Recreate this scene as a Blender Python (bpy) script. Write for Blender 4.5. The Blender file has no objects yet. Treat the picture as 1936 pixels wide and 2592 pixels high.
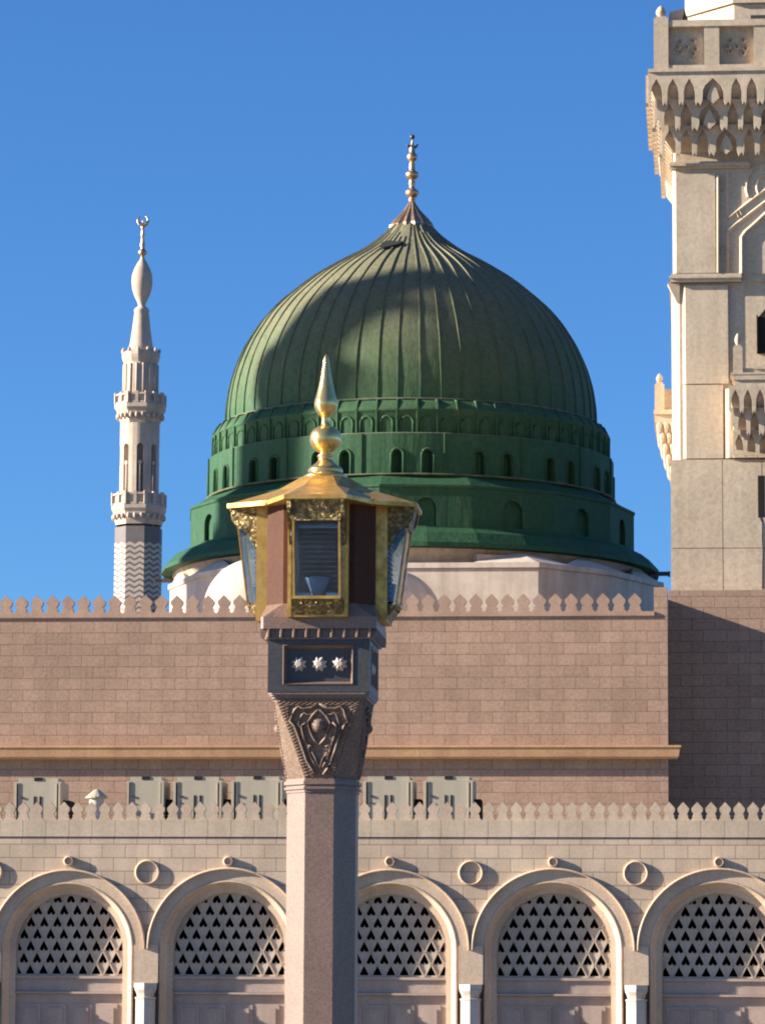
import bpy, bmesh, math, random
from mathutils import Vector, Matrix, noise
random.seed(7)
PI=math.pi; D=math.radians
scn=bpy.context.scene
COL=scn.collection
# ------------------------------------------------------------------ camera
F_PX=9375.0; CU=968.0; CV=1296.0
YAW=D(5.0); PIT=math.atan(0.13675); ROLL=0.0055
CAM=Vector((0,0,1.7))
FW=Vector((-math.sin(YAW)*math.cos(PIT), math.cos(YAW)*math.cos(PIT), math.sin(PIT)))
R0=Vector((math.cos(YAW), math.sin(YAW),0)); U0=R0.cross(FW)
RT=R0*math.cos(ROLL)+U0*math.sin(ROLL); UP=U0*math.cos(ROLL)-R0*math.sin(ROLL)
def P(u,v,Y):
    d=FW*F_PX+RT*(u-CU)-UP*(v-CV)
    return CAM+d*(Y/d.y)
def zat(ax,ay,v):
    a=Vector((ax,ay,0)); k=(CV-v)/F_PX
    c1=a.dot(UP); c2=a.dot(FW)
    return CAM.z+(k*c2-c1)/(UP.z-k*FW.z)
def ppm(ax,ay,z): return F_PX/((Vector((ax,ay,z))-CAM).dot(FW))
cd=bpy.data.cameras.new('camera'); cam=bpy.data.objects.new('camera',cd); COL.objects.link(cam)
cd.sensor_fit='VERTICAL'; cd.sensor_height=36; cd.lens=36*F_PX/2592; cd.clip_start=.5; cd.clip_end=5000
M4=Matrix.Identity(4)
for i in range(3): M4[i][0]=RT[i]; M4[i][1]=UP[i]; M4[i][2]=-FW[i]; M4[i][3]=CAM[i]
cam.matrix_world=M4; scn.camera=cam
# ------------------------------------------------------------------ light
SUN=Vector((-1,-.19,.352)).normalized()
w=bpy.data.worlds.new('World'); scn.world=w; w.use_nodes=True
nt=w.node_tree; bg=nt.nodes['Background']; sky=nt.nodes.new('ShaderNodeTexSky')
sky.sky_type='NISHITA'; sky.sun_disc=False
sky.sun_elevation=math.asin(SUN.z); sky.sun_rotation=math.atan2(SUN.x,SUN.y)
sky.altitude=600; sky.air_density=1.0; sky.dust_density=.35; sky.ozone_density=9.0
mx=nt.nodes.new('ShaderNodeMix'); mx.data_type='RGBA'; mx.blend_type='MULTIPLY'; mx.inputs[0].default_value=1
nt.links.new(sky.outputs[0],mx.inputs[6]); mx.inputs[7].default_value=(.97,1.04,1.09,1); nt.links.new(mx.outputs[2],bg.inputs[0]); bg.inputs[1].default_value=.056
ld=bpy.data.lights.new('sun','SUN'); ld.energy=5.0; ld.angle=D(.53); ld.color=(1,.93,.82)
lo=bpy.data.objects.new('sun',ld); COL.objects.link(lo)
lo.rotation_euler=SUN.to_track_quat('Z','Y').to_euler(); lo.location=(-40,0,60)
scn.cycles.pixel_filter_type='BLACKMAN_HARRIS'; scn.cycles.filter_width=2.0
vs=scn.view_settings; vs.view_transform='Standard'; vs.look='None'; vs.gamma=1; vs.exposure=1.55
# ------------------------------------------------------------------ materials
def N(t,ty,**k):
    n=t.nodes.new(ty)
    for a,b in k.items():
        if a.startswith('i_'): n.inputs[a[2:].replace('_',' ')].default_value=b
        else: setattr(n,a,b)
    return n
def math_(t,op,a,b=None,c=None):
    n=t.nodes.new('ShaderNodeMath'); n.operation=op
    for i,x in enumerate((a,b,c)):
        if x is None: continue
        if isinstance(x,(int,float)): n.inputs[i].default_value=x
        else: t.links.new(x,n.inputs[i])
    return n.outputs[0]
def mix_(t,fac,a,b,mode='MIX'):
    n=t.nodes.new('ShaderNodeMix'); n.data_type='RGBA'; n.blend_type=mode
    for s,x in ((0,fac),(6,a),(7,b)):
        if isinstance(x,(int,float)): n.inputs[s].default_value=x
        elif isinstance(x,tuple): n.inputs[s].default_value=x if len(x)==4 else (*x,1)
        else: t.links.new(x,n.inputs[s])
    return n.outputs[2]
def base(name,rough=.7,metal=0):
    m=bpy.data.materials.new(name); m.use_nodes=True; t=m.node_tree; b=t.nodes['Principled BSDF']
    b.inputs['Roughness'].default_value=rough; b.inputs['Metallic'].default_value=metal
    return m,t,b
def ramp(t,fac,stops):
    r=t.nodes.new('ShaderNodeValToRGB'); t.links.new(fac,r.inputs[0])
    while len(r.color_ramp.elements)<len(stops): r.color_ramp.elements.new(.5)
    for e,(p,c) in zip(r.color_ramp.elements,stops): e.position=p; e.color=(*c,1) if len(c)==3 else c
    return r.outputs[0]
def stone(name,c,var=.12,rough=.75,speck=.10,speckscale=14,big=.6,brick=None,tint=None,bump=.15,metal=0,stain=.12):
    """c: base colour; brick=(width,row,offx,offz,mortar,mortar_darkness)"""
    m,t,b=base(name,rough,metal)
    tc=N(t,'ShaderNodeTexCoord'); co=tc.outputs['Object']
    n1=N(t,'ShaderNodeTexNoise',i_Scale=big,i_Detail=5.0,i_Roughness=.6); t.links.new(co,n1.inputs['Vector'])
    n2=N(t,'ShaderNodeTexNoise',i_Scale=speckscale,i_Detail=3.0,i_Roughness=.7); t.links.new(co,n2.inputs['Vector'])
    # vertical streak noise
    mp=N(t,'ShaderNodeMapping'); mp.inputs['Scale'].default_value=(2.2,2.2,.22); t.links.new(co,mp.inputs[0])
    n3=N(t,'ShaderNodeTexNoise',i_Scale=1.0,i_Detail=4.0); t.links.new(mp.outputs[0],n3.inputs['Vector'])
    lo_=tuple(x*(1-var) for x in c); hi=tuple(min(1,x*(1+var)) for x in c)
    col=ramp(t,n1.outputs[0],[(.3,lo_),(.7,hi)])
    sp=ramp(t,n2.outputs[0],[(.3,(1-speck*2,)*3),(.55,(1,1,1)),(.75,(1+speck,)*3)])
    col=mix_(t,1.0,col,sp,'MULTIPLY')
    st=ramp(t,n3.outputs[0],[(.35,(1-stain,1-stain*1.1,1-stain*1.2)),(.62,(1,1,1))])
    col=mix_(t,1.0,col,st,'MULTIPLY')
    hgt=n2.outputs[0]; bumpS=bump
    if brick:
        bw,bh,ox,oz,ms,dk=brick
        sep=N(t,'ShaderNodeSeparateXYZ'); t.links.new(co,sep.inputs[0])
        xx=math_(t,'ADD',math_(t,'ADD',sep.outputs[0],sep.outputs[1]),ox); zz=math_(t,'ADD',sep.outputs[2],oz)
        cb=N(t,'ShaderNodeCombineXYZ'); t.links.new(xx,cb.inputs[0]); t.links.new(zz,cb.inputs[1])
        br=N(t,'ShaderNodeTexBrick'); t.links.new(cb.outputs[0],br.inputs['Vector'])
        br.offset=.5; br.inputs['Scale'].default_value=1; br.inputs['Brick Width'].default_value=bw; br.inputs['Row Height'].default_value=bh
        br.inputs['Mortar Size'].default_value=ms; br.inputs['Mortar Smooth'].default_value=.3; br.inputs['Bias'].default_value=0
        tt=tint or .09
        br.inputs['Color1'].default_value=(1-tt,1-tt*1.1,1-tt*1.2,1); br.inputs['Color2'].default_value=(1+tt*.4,1+tt*.35,1+tt*.3,1)
        br.inputs['Mortar'].default_value=(dk,dk,dk*.95,1)
        col=mix_(t,1.0,col,br.outputs[0],'MULTIPLY')
        hgt=math_(t,'SUBTRACT',math_(t,'MULTIPLY',n2.outputs[0],.25),br.outputs['Fac'])
    if rough>.55: b.inputs['Specular IOR Level'].default_value=.2
    bp=N(t,'ShaderNodeBump'); bp.inputs['Strength'].default_value=bumpS; bp.inputs['Distance'].default_value=.03
    t.links.new(hgt,bp.inputs['Height']); t.links.new(bp.outputs[0],b.inputs['Normal'])
    t.links.new(col,b.inputs['Base Color'])
    return m
M={}
Yf=103.0; Yu=128.0
zs=P(900,2121,Yf).z
k103=ppm(P(968,2300,Yf).x,Yf,5); k128=ppm(P(968,1700,Yu).x,Yu,12)
M['arc_stone']=stone('ashlar stone',(.555,.42,.30),brick=(59.5/k103,34.2/k103,0,-zs+34.2/k103*20+17/k103,.012,.45),speck=.07,tint=.12,bump=.35)
M['arc_top']=stone('parapet stone',(.545,.425,.305),brick=(59.5/k103,60/k103,0,-zs+60/k103*20,.012,.5),speck=.07,tint=.08,bump=.3)
M['arc_plain']=stone('carved stone',(.57,.425,.30),speck=.08,bump=.15,var=.15)
M['pink']=stone('pink ashlar',(.43,.275,.188),brick=(60/k128,29.1/k128,0,-P(1300,1889,Yu).z+29.1/k128*60,.014,.58),speck=.13,speckscale=9,tint=.11,bump=.35,big=.25,stain=.10)
M['pink_plain']=stone('pink stone',(.44,.285,.20),speck=.1)
M['cornice']=stone('warm-lit cornice stone',(.60,.34,.17),speck=.1)  # orange of the warm light on its face put into the stone colour
M['tower']=stone('tower stone',(.57,.45,.315),speck=.10,speckscale=7,big=.4)
M['minaret']=stone('minaret stone',(.50,.39,.30),speck=.06,speckscale=3)
M['plaster']=stone('white plaster',(.60,.50,.40),speck=.05,var=.08,speckscale=3,stain=.2)
M['drum_cream']=stone('cream render',(.50,.40,.30),speck=.06,stain=.25)
M['granite']=stone('polished granite',(.225,.145,.105),speck=.22,speckscale=70,rough=.38,big=2,bump=.02,stain=.05)
M['granite_red']=stone('red granite',(.085,.033,.018),speck=.2,speckscale=60,rough=.75,big=2,bump=.02,stain=.05)
M['worn']=stone('worn edge paint',(.15,.155,.095),speck=.15,speckscale=5,stain=.3)
M['slate']=stone('dark slate',(.062,.056,.055),speck=.2,speckscale=50,rough=.4,big=2,bump=.03,stain=.05)
M['carve']=stone('carved granite',(.24,.16,.115),speck=.22,speckscale=45,rough=.6,big=5,bump=.2)
M['marble']=stone('white marble',(.56,.47,.39),speck=.06,rough=.5,bump=.02)
M['unit']=stone('painted sheet metal',(.45,.38,.27),speck=.04,rough=.5,var=.05,bump=.02)
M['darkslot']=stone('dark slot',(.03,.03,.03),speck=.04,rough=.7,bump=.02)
M['door']=stone('door stone',(.44,.33,.265),speck=.06,bump=.1)
M['grille']=stone('grille stone',(.52,.42,.32),speck=.06,bump=.05)
M['interior']=stone('dark interior',(.035,.028,.024),speck=.04)
for q_ in ('interior','darkslot'):
    b_=M[q_].node_tree.nodes['Principled BSDF']; b_.inputs['Specular IOR Level'].default_value=.05; b_.inputs['Roughness'].default_value=1
M['reflector']=stone('dull reflector metal',(.34,.40,.46),speck=.1,rough=.22,metal=.85,bump=.02)
M['blue_glass']=stone('bluish lamp bowl',(.07,.13,.25),speck=.1,rough=.15,bump=.02)
M['roof']=stone('roof screed',(.30,.26,.22),speck=.1)
M['pavement']=stone('pale marble paving',(.30,.27,.24),speck=.03,rough=.4,brick=(1.2,1.2,0,0,.01,.6))
def gold(name,c,rough,dirt,mt=.9):
    m,t,b=base(name,rough,mt)
    tc=N(t,'ShaderNodeTexCoord'); n=N(t,'ShaderNodeTexNoise',i_Scale=9.0,i_Detail=5.0,i_Roughness=.65); t.links.new(tc.outputs['Object'],n.inputs[0])
    col=ramp(t,n.outputs[0],[(.35,tuple(x*dirt for x in c)),(.6,c)]); t.links.new(col,b.inputs['Base Color'])
    rr=ramp(t,n.outputs[0],[(.3,(rough+.2,)*3),(.7,(rough-.05,)*3)]); t.links.new(rr,b.inputs['Roughness'])
    bp=N(t,'ShaderNodeBump'); bp.inputs['Strength'].default_value=.15; bp.inputs['Distance'].default_value=.01
    t.links.new(n.outputs[0],bp.inputs['Height']); t.links.new(bp.outputs[0],b.inputs['Normal'])
    return m
M['gold']=gold('gilded metal',(.78,.44,.11),.36,.55,.7)
M['gold_polish']=gold('polished brass',(.90,.60,.22),.14,.75,.85)
M['gold_old']=gold('weathered gilding',(.66,.42,.24),.3,.5)
def embossed(name,c):
    m,t,b=base(name,.38,.7)
    tc=N(t,'ShaderNodeTexCoord'); n=N(t,'ShaderNodeTexNoise',i_Scale=22.0,i_Detail=1.0,i_Distortion=1.5); t.links.new(tc.outputs['Object'],n.inputs[0])
    wv=math_(t,'PINGPONG',math_(t,'MULTIPLY',n.outputs[0],9.0),.5)
    vo=N(t,'ShaderNodeTexVoronoi',i_Scale=26.0); t.links.new(tc.outputs['Object'],vo.inputs[0])
    h=math_(t,'ADD',wv,math_(t,'MULTIPLY',vo.outputs[0],-.6))
    col=ramp(t,h,[(.0,tuple(x*.22 for x in c)),(.28,c),(.5,tuple(min(1,x*1.25) for x in c))]); t.links.new(col,b.inputs['Base Color'])
    bp=N(t,'ShaderNodeBump'); bp.inputs['Strength'].default_value=.6; bp.inputs['Distance'].default_value=.008
    t.links.new(h,bp.inputs['Height']); t.links.new(bp.outputs[0],b.inputs['Normal'])
    return m
M['embossed']=embossed('embossed gilding',(.62,.44,.17))
M['bronze']=gold('embossed bronze',(.50,.35,.12),.38,.4)
def green():
    m,t,b=base('weathered green lead',.7); b.inputs['Specular IOR Level'].default_value=.2
    tc=N(t,'ShaderNodeTexCoord'); co=tc.outputs['Object']
    sep=N(t,'ShaderNodeSeparateXYZ'); t.links.new(co,sep.inputs[0])
    n1=N(t,'ShaderNodeTexNoise',i_Scale=.55,i_Detail=6.0,i_Roughness=.65); t.links.new(co,n1.inputs[0])
    n2=N(t,'ShaderNodeTexNoise',i_Scale=5.0,i_Detail=4.0,i_Roughness=.7); t.links.new(co,n2.inputs[0])
    mp=N(t,'ShaderNodeMapping'); mp.inputs['Scale'].default_value=(1.6,1.6,.3); t.links.new(co,mp.inputs[0])
    n3=N(t,'ShaderNodeTexNoise',i_Scale=1.4,i_Detail=5.0,i_Roughness=.6); t.links.new(mp.outputs[0],n3.inputs[0])
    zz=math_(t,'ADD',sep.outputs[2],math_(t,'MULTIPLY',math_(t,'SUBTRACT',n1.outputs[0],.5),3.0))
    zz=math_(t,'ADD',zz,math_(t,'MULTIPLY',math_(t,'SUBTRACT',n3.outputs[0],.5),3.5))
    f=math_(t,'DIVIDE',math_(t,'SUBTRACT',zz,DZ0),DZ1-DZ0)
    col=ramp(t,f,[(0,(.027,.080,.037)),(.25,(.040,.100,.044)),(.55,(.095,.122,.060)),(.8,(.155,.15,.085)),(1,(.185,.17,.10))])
    col=mix_(t,1.0,col,ramp(t,n2.outputs[0],[(.3,(.72,.74,.7)),(.55,(1,1,1)),(.75,(1.18,1.15,1.1))]),'MULTIPLY')
    rust=ramp(t,n3.outputs[0],[(.62,(0,0,0)),(.78,(1,1,1))])
    col=mix_(t,math_(t,'MULTIPLY',rust,.35),col,(.20,.14,.085))
    t.links.new(col,b.inputs['Base Color'])
    bp=N(t,'ShaderNodeBump'); bp.inputs['Strength'].default_value=.4; bp.inputs['Distance'].default_value=.09
    h=math_(t,'ADD',math_(t,'MULTIPLY',n2.outputs[0],.35),n3.outputs[0])
    t.links.new(h,bp.inputs['Height']); t.links.new(bp.outputs[0],b.inputs['Normal'])
    return m
def zig():
    m,t,b=base('chevron banded stone',.75)
    tc=N(t,'ShaderNodeTexCoord'); sep=N(t,'ShaderNodeSeparateXYZ'); t.links.new(tc.outputs['Object'],sep.inputs[0])
    ang=math_(t,'ARCTAN2',sep.outputs[1],sep.outputs[0])
    tri=math_(t,'PINGPONG',math_(t,'MULTIPLY',ang,14/(2*PI)),.5)
    v=math_(t,'DIVIDE',math_(t,'ADD',sep.outputs[2],math_(t,'MULTIPLY',tri,.42)),.40)
    fr=math_(t,'FRACT',v)
    band=math_(t,'GREATER_THAN',sep.outputs[2],ZB)
    dk=math_(t,'MAXIMUM',math_(t,'LESS_THAN',fr,.42),band)
    n=N(t,'ShaderNodeTexNoise',i_Scale=2.0,i_Detail=4.0); t.links.new(tc.outputs['Object'],n.inputs[0])
    col=mix_(t,dk,(.50,.39,.30),(.15,.125,.115))
    col=mix_(t,1.0,col,ramp(t,n.outputs[0],[(.3,(.85,.85,.85)),(.7,(1.05,1.05,1.05))]),'MULTIPLY')
    t.links.new(col,b.inputs['Base Color']); return m
def glass():
    m,t,b=base('lantern glass',.03)
    b.inputs['Base Color'].default_value=(.78,.86,.9,1); b.inputs['Transmission Weight'].default_value=1; b.inputs['IOR'].default_value=1.5
    tc=N(t,'ShaderNodeTexCoord'); n=N(t,'ShaderNodeTexNoise',i_Scale=7.0,i_Detail=2.0); t.links.new(tc.outputs['Object'],n.inputs[0])
    bp=N(t,'ShaderNodeBump'); bp.inputs['Strength'].default_value=.25; bp.inputs['Distance'].default_value=.01
    t.links.new(n.outputs[0],bp.inputs['Height']); t.links.new(bp.outputs[0],b.inputs['Normal'])
    rr=ramp(t,n.outputs[0],[(.3,(.02,)*3),(.7,(.16,)*3)]); t.links.new(rr,b.inputs['Roughness'])
    return m
M['glass']=glass()
# ------------------------------------------------------------------ mesh builder
class MB:
    def __init__(s): s.v=[]; s.f=[]; s.sm=[]
    def add(s,vs,fs,smooth=False):
        o=len(s.v); s.v+= [tuple(x) for x in vs]; s.f+=[tuple(i+o for i in f) for f in fs]; s.sm+=[smooth]*len(fs)
    def box(s,x0,x1,y0,y1,z0,z1):
        s.add([(x0,y0,z0),(x1,y0,z0),(x1,y1,z0),(x0,y1,z0),(x0,y0,z1),(x1,y0,z1),(x1,y1,z1),(x0,y1,z1)],
              [(0,3,2,1),(4,5,6,7),(0,1,5,4),(1,2,6,5),(2,3,7,6),(3,0,4,7)])
    def prismY(s,poly,y0,y1):   # poly (x,z)
        n=len(poly); s.add([(x,y0,z) for x,z in poly]+[(x,y1,z) for x,z in poly],
            [tuple(range(n)),tuple(range(2*n-1,n-1,-1))]+[(i,i+n,(i+1)%n+n,(i+1)%n) for i in range(n)])
    def prismZ(s,poly,z0,z1):
        s.loft([[(x,y,z0) for x,y in poly],[(x,y,z1) for x,y in poly]])
    def loft(s,rings,cap=True,smooth=False):
        n=len(rings[0]); vs=[p for r in rings for p in r]; fs=[]
        for k in range(len(rings)-1):
            for i in range(n):
                j=(i+1)%n; fs.append((k*n+i,k*n+j,(k+1)*n+j,(k+1)*n+i))
        s.add(vs,fs,smooth)
        if cap:
            o=len(s.v)-len(vs); s.f+=[tuple(o+i for i in range(n-1,-1,-1)),tuple(o+len(vs)-n+i for i in range(n))]; s.sm+=[False,False]
    def lathe(s,prof,n=48,cx=0,cy=0,ph=0,smooth=True,cap=False):
        s.loft([[(cx+r*math.cos(ph+2*PI*i/n),cy+r*math.sin(ph+2*PI*i/n),z) for i in range(n)] for r,z in prof],cap,smooth)
    def ringY(s,R0,R1,y0,y1,cx,cz,a0=0,a1=PI,n=48,closed=False):  # annular band in XZ, extruded in Y
        m=n if closed else n+1; an=[a0+(a1-a0)*i/n for i in range(m)]
        q=[(R0,y0),(R1,y0),(R1,y1),(R0,y1)]
        vs=[(cx+r*math.cos(a),y,cz+r*math.sin(a)) for a in an for r,y in q]; fs=[]
        for i in range(n):
            j=(i+1)%m
            for k in range(4): fs.append((i*4+k,j*4+k,j*4+(k+1)%4,i*4+(k+1)%4))
        s.add(vs,fs)
        if not closed: o=len(s.v)-len(vs); s.f+=[(o,o+1,o+2,o+3),(o+n*4+3,o+n*4+2,o+n*4+1,o+n*4)]; s.sm+=[False]*2
    def ringbev(s,R0,R1,y0,y1,bv,cx,cz,a0=0,a1=2*PI,n=40,closed=True):
        m=n if closed else n+1; q=[(R0,y1),(R0+bv*.8,y0),(R1-bv,y0),(R1,y0+bv),(R1,y1)]; k_=len(q)
        an=[a0+(a1-a0)*i/n for i in range(m)]
        s.add([(cx+R*math.cos(a),y,cz+R*math.sin(a)) for a in an for R,y in q],[(i*k_+k,((i+1)%m)*k_+k,((i+1)%m)*k_+(k+1)%k_,i*k_+(k+1)%k_) for i in range(n) for k in range(k_)])
    def archprof(s,prof,cx,cz,zbot,n=48):
        """sweep profile [(R,y)..] along left jamb, arch and right jamb (open surface)"""
        pth=[(1,zbot-cz)]+[None]
        rows=[]
        def row(fn): rows.append([fn(R,y) for R,y in prof])
        row(lambda R,y:(cx+R,y,zbot))
        for i in range(n+1):
            a=PI*i/n; row(lambda R,y:(cx+R*math.cos(a),y,cz+R*math.sin(a)))
        row(lambda R,y:(cx-R,y,zbot))
        m=len(prof); vs=[p for r in rows for p in r]
        s.add(vs,[(k*m+i,k*m+i+1,(k+1)*m+i+1,(k+1)*m+i) for k in range(len(rows)-1) for i in range(m-1)])
    def archwall(s,x0,x1,zb,zt,cx,R,zc,y,n=40,yb=None,seg=None):
        """wall face at y with an arched opening going down to zb; optional reveal to yb"""
        pts=[(cx-R*math.cos(PI*i/n),zc+R*math.sin(PI*i/n)) for i in range(n+1)]
        vs=[];fs=[]
        for (a,z) in pts: vs+=[(a,y,z),(a,y,zt)]
        for i in range(n): fs.append((2*i,2*i+2,2*i+3,2*i+1))
        s.add(vs,fs)
        s.add([(x0,y,zb),(cx-R,y,zb),(cx-R,y,zc),(cx-R,y,zt),(x0,y,zt)],[(0,1,2,3,4)])
        s.add([(x1,y,zb),(cx+R,y,zb),(cx+R,y,zc),(cx+R,y,zt),(x1,y,zt)],[(4,3,2,1,0)])
        if yb is not None:
            q=[(cx-R,zb)]+pts+[(cx+R,zb)]
            s.add([(a,yy,z) for a,z in q for yy in (y,yb)],[(2*i,2*i+1,2*i+3,2*i+2) for i in range(len(q)-1)])
    def tube(s,pts,r,n=6,smooth=True,closed=False):
        pts=[Vector(p) for p in pts]; rings=[]
        for i,p in enumerate(pts):
            a=pts[i-1] if (i>0 or closed) else p; b=pts[(i+1)%len(pts)] if (i<len(pts)-1 or closed) else p
            d=(b-a).normalized(); h=Vector((0,0,1)) if abs(d.z)<.9 else Vector((1,0,0))
            e=d.cross(h).normalized(); g=d.cross(e); rr=r[i] if isinstance(r,list) else r
            rings.append([tuple(p+e*rr*math.cos(2*PI*k/n)+g*rr*math.sin(2*PI*k/n)) for k in range(n)])
        if closed: rings.append(rings[0])
        s.loft(rings,not closed,smooth)
    def sphere(s,c,r,n=12,sz=1):
        s.lathe([(max(1e-4,r*math.sin(PI*i/(n//2*2))),c[2]-r*sz*math.cos(PI*i/(n//2*2))) for i in range(n//2*2+1)],n+4,c[0],c[1])
    def xf(s,fn): s.v=[tuple(fn(*p)) for p in s.v]
    def merge(s,o,fn=None):
        s.add([fn(*p) if fn else p for p in o.v],o.f); s.sm[-len(o.f):]=o.sm
    def build(s,name,mat,parent=None,label=None,loc=(0,0,0),kind=None):
        me=bpy.data.meshes.new(name); me.from_pydata(s.v,[],s.f)
        me.polygons.foreach_set('use_smooth',s.sm)
        bm=bmesh.new(); bm.from_mesh(me); bmesh.ops.remove_doubles(bm,verts=bm.verts,dist=1e-5); bmesh.ops.recalc_face_normals(bm,faces=bm.faces); bm.to_mesh(me); bm.free()
        me.materials.append(M[mat] if isinstance(mat,str) else mat)
        o=bpy.data.objects.new(name,me); COL.objects.link(o); o.location=loc
        if parent: o.parent=parent
        if label: o['label']=label
        if kind: o['kind']=kind
        return o
def thing(name,label,cat,loc=(0,0,0),group=None):
    o=bpy.data.objects.new(name,None); COL.objects.link(o); o.location=loc; o.empty_display_size=.5
    o['label']=label; o['category']=cat
    if group: o['group']=group
    return o
def tree_copy(o,parent=None):
    c=o.copy(); COL.objects.link(c)
    if parent: c.parent=parent
    for ch in [x for x in bpy.data.objects if x.parent==o]: tree_copy(ch,c)
    return c
def rotc(o,parent,ang):
    c=o.copy(); COL.objects.link(c); c.parent=parent; c.rotation_euler=(0,0,ang); return c
# ------------------------------------------------------------------ ground
g=MB(); g.add([(-1500,-600,0),(1500,-600,0),(1500,3000,0),(-1500,3000,0)],[(0,1,2,3)])
o=g.build('plaza','pavement'); o['kind']='structure'
# ------------------------------------------------------------------ merlons
def merlons(mb,x0,x1,zb,h,p,y0,y1,xph=0):
    """one leaf-shaped outline per pitch"""
    half=[(.5,0),(.33,.17),(.37,.25),(.29,.31),(.28,.38),(.40,.52),(.41,.66),(.0,1.0)]
    k0=math.floor((x0-xph)/p); k1=math.ceil((x1-xph)/p)
    for k in range(k0,k1+1):
        cx=xph+(k+.5)*p
        if cx-p*.5<x0-1e-3 or cx+p*.5>x1+1e-3: continue
        poly=[(cx+a*p*.995,zb+b*h) for a,b in half]+[(cx-a*p*.995,zb+b*h) for a,b in half[-2::-1]]
        mb.prismY(poly,y0,y1)
# ================================================================== ARCADE BUILDING
bu=[-443,-27,371,782,1191,1609,2032,2450]
bx=[P(u,2404,Yf).x for u in bu]
zc=P(968,2404,Yf).z; 
def zf(v,Y=Yf): return P(968,v,Y).z
ar=thing('arcade_building','long tan stone arcade with arched grilled windows and leaf shaped parapet','building',(bx[0],Yf,0))
OX=bx[0]; W=bx[-1]-OX
px=1/k103
wall=MB(); ztop=zf(2121); z75=zf(2078)
cxs=[]
for i in range(len(bx)-1):
    a=bx[i]-OX; b=bx[i+1]-OX; c=(a+b)/2; R=(b-a)/2-33*px; cxs.append((a,b,c,R))
    wall.archwall(a,b,zf(2489),ztop,c,R,zc,0,yb=.10)
wall.box(0,W,.0,.35,ztop+.03,ztop+.035) if False else None
# back side and roof
wall.add([(0,.9,0),(W,.9,0),(W,.9,.01),(0,.9,.01)],[(0,1,2,3)])
wall.build('wall','arc_stone',ar)
top=MB(); top.box(0,W,-.035,.34,ztop+.025,z75+.02)
top.build('parapet_wall','arc_top',ar)
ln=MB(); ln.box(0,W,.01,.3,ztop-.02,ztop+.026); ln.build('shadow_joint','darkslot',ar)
cr=MB(); merlons(cr,0,W,z75+.018,zf(2031)-z75,35.05*px,.02,.16,P(1728,2050,Yf).x-OX-17.5*px); cr.build('crenellation','arc_plain',ar)
rf=MB(); rf.box(0,W,.34,24.6,z75-.55,z75-.3); rf.build('roof','roof',ar)
bk=MB(); bk.box(0,W,6,6.2,0,z75-.55); bk.box(0,.2,.35,6,0,z75-.55); bk.box(W-.2,W,.35,6,0,z75-.55); bk.box(0,W,.36,.44,ztop-.8,z75-.55)
bk.build('inner_wall','interior',ar)
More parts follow.
